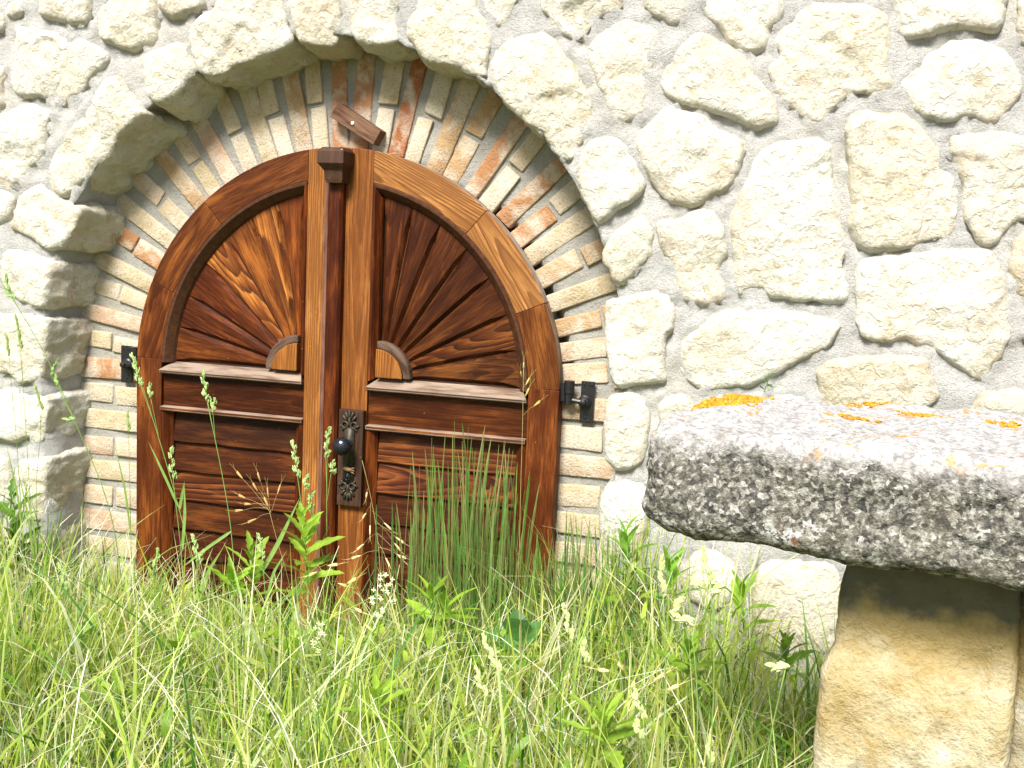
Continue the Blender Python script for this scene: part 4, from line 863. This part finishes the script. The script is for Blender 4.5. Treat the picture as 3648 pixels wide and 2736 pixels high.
# dense upright clump in front of the right leaf and thinner stand beside the door
def upright(name, label, n, xs, ys, hs, xc=None):
    x = GR.normal(xs[0], xs[1], n); y = GR.uniform(ys[0], ys[1], n); k = np.abs(x-xs[0]) < 2*xs[1]; x, y = x[k], y[k]; n = len(x)
    h = (hs[0]+(hs[1]-hs[0])*GR.random(n)**1.3)*(1-.35*np.abs((x-xs[0])/(2*xs[1]))**2); L = []
    c = pick(np.array([(.12, .27, .06), (.16, .32, .06), (.22, .36, .09), (.26, .35, .11), (.32, .34, .12)]), n)
    az = GR.uniform(0, 6.28, n); ln = h*GR.uniform(.0, .09, n); fa = GR.uniform(-.5, .8, n)
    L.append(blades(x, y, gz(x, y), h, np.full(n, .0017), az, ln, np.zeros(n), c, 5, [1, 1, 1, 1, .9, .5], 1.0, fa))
    sp = GR.random(n) < .62; m = int(sp.sum()); hs_ = h[sp]*GR.uniform(.24, .42, m); t0 = 1-hs_/h[sp]
    bx = x[sp]+np.cos(az[sp])*ln[sp]*t0**1.7; by = y[sp]+np.sin(az[sp])*ln[sp]*t0**1.7
    for fo in (0, 1.57):
        L.append(blades(bx, by, gz(x[sp], y[sp])+h[sp]*t0, hs_, GR.uniform(.004, .0068, m), az[sp], ln[sp]*(1-t0**1.7), np.zeros(m), c[sp]*1.2, 12, [.2, .9, .6, 1, .65, .95, .6, .85, .5, .7, .4, .4, .1], 1.05, fa[sp]+fo))
    lf = GR.random(n) < .5; m = int(lf.sum())
    L.append(blades(x[lf], y[lf], gz(x[lf], y[lf]), h[lf]*GR.uniform(.35, .8, m), GR.uniform(.003, .006, m), GR.uniform(0, 6.28, m), h[lf]*GR.uniform(.05, .25, m), np.zeros(m), c[lf], 5))
    V, Q, C = join(L); return tag(col_mesh(name, V, Q, C, 'blade'), label, 'grass', kind='stuff')
upright('tall_grass_clump', 'dense clump of tall upright thin green grass before the right door leaf', 430, (.575, .125), (-.50, -.18), (.36, .98))
upright('tall_grass_stand', 'thin tall green grass standing beside the right door jamb and wall', 560, (.93, .15), (-.42, -.20), (.34, .74))
upright('sparse_tall_grass', 'sparse tall pale grass stems before the left jamb stones', 150, (-.98, .17), (-.50, -.2), (.3, .72))

# ------------------------------------------------------------------ single stalks that stand out
def curve3(pts, n=16):
    P = np.asarray(pts, float); s = np.r_[0, np.cumsum(np.linalg.norm(np.diff(P, axis=0), axis=1))]; t = np.linspace(0, s[-1], n)
    out = np.stack([np.interp(t, s, P[:, i]) for i in range(3)], 1)
    for _ in range(2): out[1:-1] = .25*out[:-2]+.5*out[1:-1]+.25*out[2:]
    return out
hr = random.Random(9)
def head_mesh(b, t, wdt):
    b, t = np.asarray(b, float), np.asarray(t, float); ax = t-b; Ln = np.linalg.norm(ax); ax /= Ln; parts = []; sd_ = np.cross(ax, [0, 1, 0]); sd_ /= np.linalg.norm(sd_); dp = np.cross(ax, sd_)
    k = max(3, int(Ln/.016)); side = 1
    for i in range(k):
        s0 = (i+.35)/k; c = b+ax*Ln*s0; wl = wdt*(1.0-.45*s0)*hr.uniform(.75, 1.15); side = -side
        for _ in range(15):
            a = hr.uniform(0, 6.28); r = wl*math.sqrt(hr.random())*.5
            q = c + sd_*(math.cos(a)*r+side*wl*.32) + dp*math.sin(a)*r + ax*hr.uniform(-.5, .5)*Ln/k
            parts.append(ellipsoid(q, ax*1.0+sd_*(side*.35+hr.uniform(-.3, .3))+dp*hr.uniform(-.4, .4), hr.uniform(.0046, .0078), hr.uniform(.0018, .0028), 3, 4))
    return merge(parts)
def strip(P, wd, twist=0.0, nrm=(0, -1, 0)):
    P = np.asarray(P, float); T = np.gradient(P, axis=0); S = np.cross(T, np.asarray(nrm, float)); S /= np.linalg.norm(S, axis=1)[:, None]+1e-9; n = len(P)
    t = np.linspace(0, 1, n); w_ = wd*np.minimum(1, np.minimum(t*6+.4, (1-t)*2.2+.02))*.5
    f_ = np.array([0, -1.0, 0])*.25
    V = np.concatenate([P-S*w_[:, None]+f_*w_[:, None], P, P+S*w_[:, None]+f_*w_[:, None]]).tolist()
    Fc = [(i, i+1, n+i+1, n+i) for i in range(n-1)] + [(n+i, n+i+1, 2*n+i+1, 2*n+i) for i in range(n-1)]
    return V, Fc
def stalk(name, label, group, Y, path, heads, leaves=(), rad=.0014, tint=(1, 1, 1), htint=(1, 1, 1), hw=.0145, cat='grass stalk'):
    P = [at(px, py, Y) for px, py in path]; base = np.array([P[-1][0]+(P[-1][0]-P[-2][0])*.25, Y, GROUND-.005]); P.append(base)
    o = empty(name, base, label, cat, group); C3 = curve3(P, 22)
    v, f = tube(C3, np.linspace(rad*.65, rad*1.25, len(C3)), 6); mesh('stem', v, f, 'stem', o, smooth=True, color=tint)
    for tip, bs in heads:
        a, b = at(*bs, Y), at(*tip, Y); v, f = head_mesh(a, b, hw); mesh('seed_head', v, f, 'seed', o, smooth=False, color=tuple(1.25*q for q in htint))
        j = int(np.argmin(np.linalg.norm(C3-a, axis=1)))
        if np.linalg.norm(C3[j]-a) > .006:
            k = min(len(C3)-1, j+2); v, f = tube(curve3([a, (a+C3[k])/2+np.array([0, 0, -.003]), C3[k]], 6), rad*.55, 5); mesh('side_stem', v, f, 'stem', o, smooth=True, color=tint)
    for lf in leaves:
        pts = [at(px, py, Y-.002-.015*i) for i, (px, py) in enumerate(lf[1:])]; v, f = strip(curve3(pts, 12), lf[0]); mesh('blade', v, f, 'stem', o, smooth=True, color=tint)
    return o
OG = 'orchard grass stalks'
stalk('orchard_grass_stalk', 'leaning orchard grass stalk with its head beside the left hinge', OG, -.42, [(472,1262),(500,1350),(540,1477),(591,1643),(638,1810),(681,1977),(712,2150)], [((470,1255),(500,1368)), ((531,1362),(536,1412))], [(.009,(638,1810),(590,1700),(528,1572)), (.010,(640,1815),(650,1760),(657,1715))], htint=(1,1,1))
stalk('orchard_grass_stalk', 'tall orchard grass stalk with head against the left sunburst rail', OG, -.45, [(722,1325),(739,1430),(768,1574),(786,1658),(812,1803),(826,1893),(840,2129)], [((719,1316),(738,1430)), ((763,1418),(758,1462))], [(.009,(824,1893),(740,1950),(638,2030))])
stalk('orchard_grass_stalk', 'short orchard grass stalk with lumpy head beside the left jamb stile', OG, -.46, [(610,1595),(615,1695),(624,1774),(645,1950),(660,2150)], [((608,1588),(616,1700))], [(.010,(650,1960),(660,1830),(656,1715))])
stalk('orchard_grass_stalk', 'orchard grass stalk with pale head left of the pale door stile', OG, -.50, [(1044,1572),(1058,1691),(1072,1767),(1079,1875),(1090,2050),(1100,2200)], [((1043,1566),(1060,1694)), ((1092,1690),(1086,1735))], [(.013,(905,2080),(985,1950),(1070,1770))])
stalk('orchard_grass_stalk', 'orchard grass stalk with slanting head low on the pale stile', OG, -.48, [(1112,1745),(1105,1800),(1119,1857),(1155,1984),(1168,2120),(1172,2250)], [((1117,1740),(1100,1812))])
stalk('orchard_grass_stalk', 'upright orchard grass stalk with its head touching the black knob', OG, -.44, [(1172,1520),(1164,1620),(1164,1875),(1166,2038),(1168,2147)], [((1174,1515),(1160,1622)), ((1188,1638),(1180,1682))])
stalk('orchard_grass_stalk', 'long arching orchard grass stalk crossing the left wall stones', OG, -.55, [(2,1000),(45,1060),(113,1175),(181,1292),(244,1450),(301,1581),(362,1716),(405,1850),(440,2120)], [((18,975),(32,1035)), ((12,1035),(50,1062)), ((205,1278),(182,1335)), ((196,1335),(205,1368)), ((225,1495),(262,1493))], tint=(.85,.85,.7), htint=(.75,.85,.7), hw=.008)
for nm, pth, hd in (('thin brown-green grass stalk with narrow head nearest the left edge', [(25,1190),(30,1250),(45,1420),(62,1600),(80,1900),(90,2150)], [((22,1185),(32,1262))]),
                    ('thin grass stalk with long narrow head over the left jamb stones', [(58,1130),(72,1230),(85,1420),(100,1650),(118,1980),(122,2150)], [((55,1118),(76,1232))]),
                    ('thin grass stalk with drooping head before the lowest left stones', [(125,1375),(140,1440),(152,1500),(128,1700),(135,2000),(140,2200)], [((123,1368),(150,1455))]),
                    ('thin grass stalk with feathery head before the left jamb bricks', [(452,1475),(458,1540),(462,1700),(466,1900),(470,2120)], [((452,1465),(460,1530))])):
    stalk('thin_grass_stalk', nm, 'thin stalks by the left jamb', -.5, pth, hd, [(.007, pth[-2], (pth[-2][0]-18, pth[-2][1]-150), (pth[-2][0]-60, pth[-2][1]-330))], rad=.0009, tint=(.9,.85,.6), htint=(.7,.72,.5), hw=.006)
for lab, Y, pth, hd in (('short orchard grass stalk between the left leaf weeds', -.62, [(925,1905),(935,1990),(948,2150),(955,2260)], [((922,1898),(936,1985))]),
        ('orchard grass stalk low before the dark left slats', -.6, [(690,1905),(700,1990),(712,2150),(716,2260)], [((688,1900),(702,1990)), ((722,1960),(712,2000))]),
        ('orchard grass stalk with drooping head before the left jamb foot', -.66, [(560,1960),(545,2040),(552,2180),(560,2300)], [((566,1952),(546,2040))]),
        ('leaning orchard grass stalk at the lower left meadow', -.8, [(215,2010),(240,2100),(262,2260),(270,2400)], [((210,2002),(240,2098))])):
    stalk('orchard_grass_stalk', lab, OG, Y, pth, hd, [(.008, pth[-2], (pth[-2][0]+25, pth[-2][1]-110), (pth[-2][0]+75, pth[-2][1]-190))], hw=.012)
FG = 'pale foreground seed heads'
for lab, Y, tip, bs, root, e in (('tall soft grass head just left of the slab end', -1.58, (2352,1975), (2362,2115), (2370,2500), []),
        ('lumpy cream grass head under the left end of the slab', -1.6, (2500,1950), (2530,2060), (2545,2480), [((2465,2066),(2490,2082)), ((2572,2084),(2545,2102))]),
        ('nodding white grass head below the slab left end', -1.62, (2390,2185), (2460,2215), (2490,2560), [((2425,2130),(2400,2175))]),
        ('grass head lit pale in the middle of the meadow right of the tuft', -1.15, (2010,2150), (2032,2270), (2050,2560), []),
        ('small bent grass head beside the round leaf', -1.2, (2078,2282), (2085,2350), (2090,2600), []),
        ('drooping grass head leaning right below the tall clump', -1.2, (1712,2255), (1780,2385), (1800,2640), []),
        ('fluffy pale grass head below the drooping one', -1.25, (1690,2372), (1728,2472), (1740,2700), []),
        ('tall pale head in the lower right meadow', -1.3, (2250,2432), (2290,2550), (2300,2760), [((2262,2565),(2280,2620))]),
        ('blurry grey-green head at the bottom edge left of the pillar', -1.4, (2525,2620), (2535,2715), (2540,2800), []),
        ('white nodding head beside the pillar foot', -1.6, (2735,2372), (2800,2375), (2740,2600), [])):
    stalk('foreground_grass_head', lab, FG, Y, [bs, ((bs[0]+root[0])/2+8, (bs[1]+root[1])/2), root], [(tip, bs)] + e, htint=(1.5, 1.25, 1.5), hw=.0105*(Y+3.1)/1.95)

# wild oats: spikelets with awns hanging from fine branches
def oats(label, Y, stem, fan, tint=(1, 1, 1)):
    P = [at(px, py, Y) for px, py in stem]; base = np.array([P[-1][0], Y, GROUND]); P.append(base); o = empty('wild_oat_stalk', base, label, 'wild oat', 'wild oat stalks')
    C3 = curve3(P, 16); v, f = tube(C3, np.linspace(.0006, .0013, 16), 5); mesh('stem', v, f, 'oat', o, smooth=True, color=(.8, .85, .6))
    for k, (root, tip) in enumerate(fan):
        a, b = at(*root, Y), at(*tip, Y - .03*math.sin(k*2.1)); d = b-a; Ln = np.linalg.norm(d); d /= Ln; sl = min(.032, Ln*.62)
        br = curve3([a, a+(b-a)*.45+np.array([0, 0, .006]), b-d*sl], 7)
        sp_ = [ellipsoid(b-d*sl*.5+np.array([0, 0, s_*.0012]), d+np.array([0, 0, s_*.10]), sl*.5, .0026, 4, 5) for s_ in (-1, 1)]
        aw = [tube(curve3([b-d*sl*.3, b+d*.012, b+d*.026+np.array([s_*.006, 0, .004])], 5), [.0005, .0004, .0004, .0003, .0002], 4) for s_ in (-1, 1)]
        pc = mesh('spikelet', *merge(sp_+aw), 'oat', o, smooth=True, color=tint); mesh('pedicel', *tube(br, .00045, 4), 'oat', pc, color=(.8, .8, .6))
oats('golden wild oat panicle fanning out before the left slats', -.38, [(960,1822),(992,1948),(1030,2060),(1050,2200)],
     [((962,1825),(842,1678)),((964,1825),(917,1682)),((955,1815),(848,1762)),((955,1810),(835,1820)),((962,1828),(880,1862)),((968,1820),(1000,1725)),((962,1820),(952,1735)),((958,1815),(900,1720)),((950,1800),(868,1795)),((966,1826),(940,1770))], (1.05, .85, .6))
oats('white wild oat spikelets scattered before the right leaf bottom', -.36, [(1290,1640),(1330,1800),(1352,1960),(1360,2150)],
     [((1310,1740),(1304,1775)),((1320,1790),(1318,1910)),((1325,1820),(1395,1888)),((1335,1860),(1440,1935)),((1345,1900),(1440,2000)),((1335,1850),(1430,1965)),((1340,1900),(1270,1960)),((1345,1930),(1390,2020)),((1322,1800),(1290,1850)),((1350,1950),(1450,1990)),((1350,1960),(1250,1990))], (1.5, 1.5, 1.6))
oats('slender wild oat stalk with few spikelets before the right stile', -.30, [(1866,1300),(1862,1380),(1864,1500),(1855,1700),(1850,2000)],
     [((1864,1330),(1866,1290)),((1862,1360),(1854,1322)),((1862,1390),(1888,1345)),((1863,1430),(1885,1382)),((1864,1480),(1925,1428))], (.95, 1.0, .6))
oats('nodding wild oat stalk in the left meadow', -.95, [(395,2055),(450,2150),(470,2300),(480,2450)],
     [((400,2060),(378,2120)),((410,2080),(440,2200)),((405,2070),(395,2170)),((420,2095),(455,2260)),((430,2110),(540,2200)),((440,2130),(610,2250)),((430,2110),(350,2180))], (1.3, 1.35, 1.2))
oats('bleached wild oat stalk lying across the lower meadow', -1.25, [(2150,2380),(2300,2440),(2420,2520),(2500,2650)],
     [((2200,2395),(2130,2385)),((2240,2410),(2200,2360)),((2300,2440),(2370,2400)),((2350,2470),(2420,2440)),((2280,2430),(2250,2490))], (1.6, 1.6, 1.5))
oats('pale wild oat stalk crossing low before the dark door foot', -.7, [(1130,2010),(1190,2080),(1230,2180),(1240,2320)],
     [((1140,2020),(1205,2010)),((1150,2030),(1100,2050)),((1180,2070),(1240,2090)),((1200,2100),(1270,2060)),((1215,2140),(1290,2180)),((1225,2160),(1180,2200)),((1225,2160),(1330,2250))], (1.5, 1.5, 1.4))

# ------------------------------------------------------------------ broad-leaved weeds
def leaf_data(name, Ln, Wd, teeth, deep, fold=.25, bend=.25, n=14):
    V, Fc = [], []
    for i in range(n+1):
        t = i/n; w_ = Wd*.5*(math.sin(math.pi*min(1, t*.92+.06))**.8)*(1-.25*t)
        if teeth: w_ *= 1-deep*(.5+.5*math.cos(t*teeth*2*math.pi))
        if i == n: w_ = .0003
        z = -bend*Ln*t*t; x = Ln*t
        V += [(x, -w_, z+fold*w_), (x, -w_*.5, z+fold*.4*w_), (x, 0, z), (x, w_*.5, z+fold*.4*w_), (x, w_, z+fold*w_)]
    for i in range(n):
        for k in range(4): Fc.append((i*5+k, i*5+k+1, i*5+6+k, i*5+5+k))
    me = bpy.data.meshes.new(name); me.from_pydata(V, [], Fc); me.materials.append(M['leaf']); me.polygons.foreach_set('use_smooth', np.ones(len(Fc), bool)); return me
LEAF = {'toothed': leaf_data('toothed_leaf', .085, .036, 4, .34), 'lance': leaf_data('lance_leaf', .08, .022, 0, 0, .3, .3), 'lobed': leaf_data('lobed_leaf', .095, .048, 3, .5, .2, .3), 'round': leaf_data('round_leaf', .085, .078, 7, .06, .22, .28)}
pr_ = random.Random(4)
def weed(label, top, foot, Y, kind, n, scale, tint, tiers=4, spread=.55):
    T, B = at(*top, Y), at(*foot, Y); B2 = np.array([B[0], Y, GROUND]); o = empty('weed', B2, label, 'weed', 'broad-leaved weeds')
    C3 = curve3([T, (T+B)/2+np.array([.006, 0, 0]), B, B2], 12); v, f = tube(C3, np.linspace(.0014, .0026, 12), 6); mesh('stem', v, f, 'stem', o, smooth=True, color=(.9, .9, .6))
    for i in range(n):
        t = (i/max(1, n-1))**1.15; p = T+(B-T)*t*.95; az = i*2.4+pr_.uniform(-.3, .3); el = math.radians(72-62*t*spread*1.6+pr_.uniform(-10, 10))
        sc_l = scale*(.62+.6*min(1, t*2))*pr_.uniform(.85, 1.12)
        m4 = Matrix.Translation(p) @ Matrix.Rotation(az, 4, 'Z') @ Matrix.Rotation(-el, 4, 'Y') @ Matrix.Rotation(pr_.uniform(-.4, .4), 4, 'X') @ Matrix.Scale(sc_l, 4)
        k_ = pr_.uniform(.6, 1.2); ob = bpy.data.objects.new('leaf', LEAF[kind]); ob.color = tuple(c*k_ for c in tint)+(1,); link(ob, o, m4)
YG, GG, DG = (1.6, 1.45, 1.3), (1.4, 1.4, 1.0), (.5, .65, .6)
weed('bright yellow-green toothed weed before the left slats', (893,1965), (905,2160), -.55, 'toothed', 10, 1.1, YG)
weed('large bright toothed weed before the pale left stile', (1075,1850), (1100,2120), -.55, 'toothed', 16, 1.2, YG)
weed('small leafy weed low before the left slats', (822,2050), (832,2170), -.6, 'toothed', 9, 1.0, (1.2, 1.2, .8))
weed('leafy weed at the foot of the tall upright clump', (1535,2120), (1545,2240), -.75, 'lance', 11, 1.1, (1.25, 1.2, .8))
weed('second leafy weed right of the clump foot', (1585,2140), (1590,2250), -.72, 'lance', 9, 1.1, (1.15, 1.15, .8))
weed('grey-green weed with rounded leaves right of the tall clump', (1850,2240), (1850,2330), -.78, 'round', 5, .85, (.55, .75, 1.6), spread=.35)
weed('bright leafy weed in the left meadow', (285,2270), (290,2400), -.95, 'lance', 15, 1.1, YG)
weed('dark green leafy weed at the far left against the wall', (45,1760), (55,1960), -.3, 'lobed', 9, 1.0, DG)
weed('second dark green weed low at the left wall', (60,1900), (70,2080), -.32, 'lobed', 9, 1.1, DG)
weed('pale weed in the left middle meadow', (640,2300), (650,2420), -.95, 'toothed', 10, 1.0, (1.3, 1.25, 1.0))
weed('leafy weed beneath the slab end', (2450,2310), (2455,2420), -.9, 'lance', 11, 1.0, (1.2, 1.2, .8))
weed('bushy weed between slab end and pillar', (2800,2290), (2800,2400), -.75, 'toothed', 12, .7, (1.2, 1.25, .9))
weed('leafy weed left of the pillar', (2640,2100), (2650,2290), -.4, 'lance', 11, 1.15, (1.2, 1.25, .9))
weed('bright weed in the centre of the lower meadow', (1340,2480), (1350,2600), -1.2, 'toothed', 11, 1.0, YG)
weed('bright weed in the lower right meadow', (2150,2560), (2160,2680), -1.25, 'toothed', 11, 1.0, YG)
weed('pale green weed low in the middle meadow', (1050,2290), (1060,2420), -.95, 'lobed', 10, .9, (1.2, 1.2, .9))
weed('bright weed near the bottom left', (420,2480), (430,2600), -1.2, 'toothed', 9, 1.1, YG)
weed('tall leafy weed before the wall right of the door', (2230,1900), (2240,2150), -.35, 'lance', 13, 1.1, (.8, 1.0, .75))
weed('leafy weed under the slab before the wall stone', (2380,2010), (2390,2200), -.4, 'lance', 12, 1.15, (.85, 1.05, .75))
# tiny sprig growing from a joint in the wall
sp0 = at(2722, 1400, -.13); o = empty('wall_sprig', sp0, 'tiny dark green sprig growing from the mortar above the slab', 'sprig')
mesh('stem', *tube(curve3([sp0+np.array([0, .02, 0]), sp0+np.array([.004, -.01, .02]), sp0+np.array([.012, -.012, .045])], 8), .0009, 5), 'stem', o, color=(.5, .6, .5))
for i, (dx, dz, az) in enumerate(((.0, .012, 2.6), (.004, .02, .4), (.008, .032, 2.2), (.012, .045, 1.2), (.006, .028, -.5))):
    ob = bpy.data.objects.new('leaf', LEAF['lance']); ob.color = (.3, .42, .4, 1)
    link(ob, o, Matrix.Translation(sp0+np.array([dx, -.012, dz])) @ Matrix.Rotation(-az, 4, 'Y') @ Matrix.Rotation(1.2, 4, 'X') @ Matrix.Scale(.24, 4))
# small white-flowered sprays
def spray(label, top, foot, Y, n):
    T, B = at(*top, Y), at(*foot, Y); base = np.array([B[0], Y, GROUND]); o = empty('flower_spray', base, label, 'wild flower', 'white flower sprays')
    C3 = curve3([T, (T+B)/2+np.array([-.008, 0, 0]), B, base], 12); mesh('stem', *tube(C3, .0009, 5), 'stem', o, color=(.9, .9, .6))
    for i in range(n):
        p = T+(B-T)*(i/n)*.62+np.array([pr_.uniform(-.02, .02), pr_.uniform(-.015, .015), pr_.uniform(-.006, .006)])
        parts = [ellipsoid(p+np.array([math.cos(a)*.0035, -.001, math.sin(a)*.0035]), (math.cos(a), .2, math.sin(a)), .0034, .0019, 3, 4) for a in (0, 1.57, 3.14, 4.71)]
        fl = mesh('flower', *merge(parts), 'seed', o, color=(2.2, 1.75, 3.2)); q = C3[int(np.argmin(np.linalg.norm(C3-p, axis=1)))]; mesh('flower_stalk', *tube([q, (p+q)/2, p], .0004, 4), 'stem', fl)
spray('white-flowered spray before the dark door foot', (1365,2035), (1385,2240), -.75, 16)
spray('second white-flowered spray just left of the first', (1340,2110), (1362,2270), -.78, 12)
spray('cream flower spray in the central meadow', (1130,2220), (1150,2400), -.95, 20)
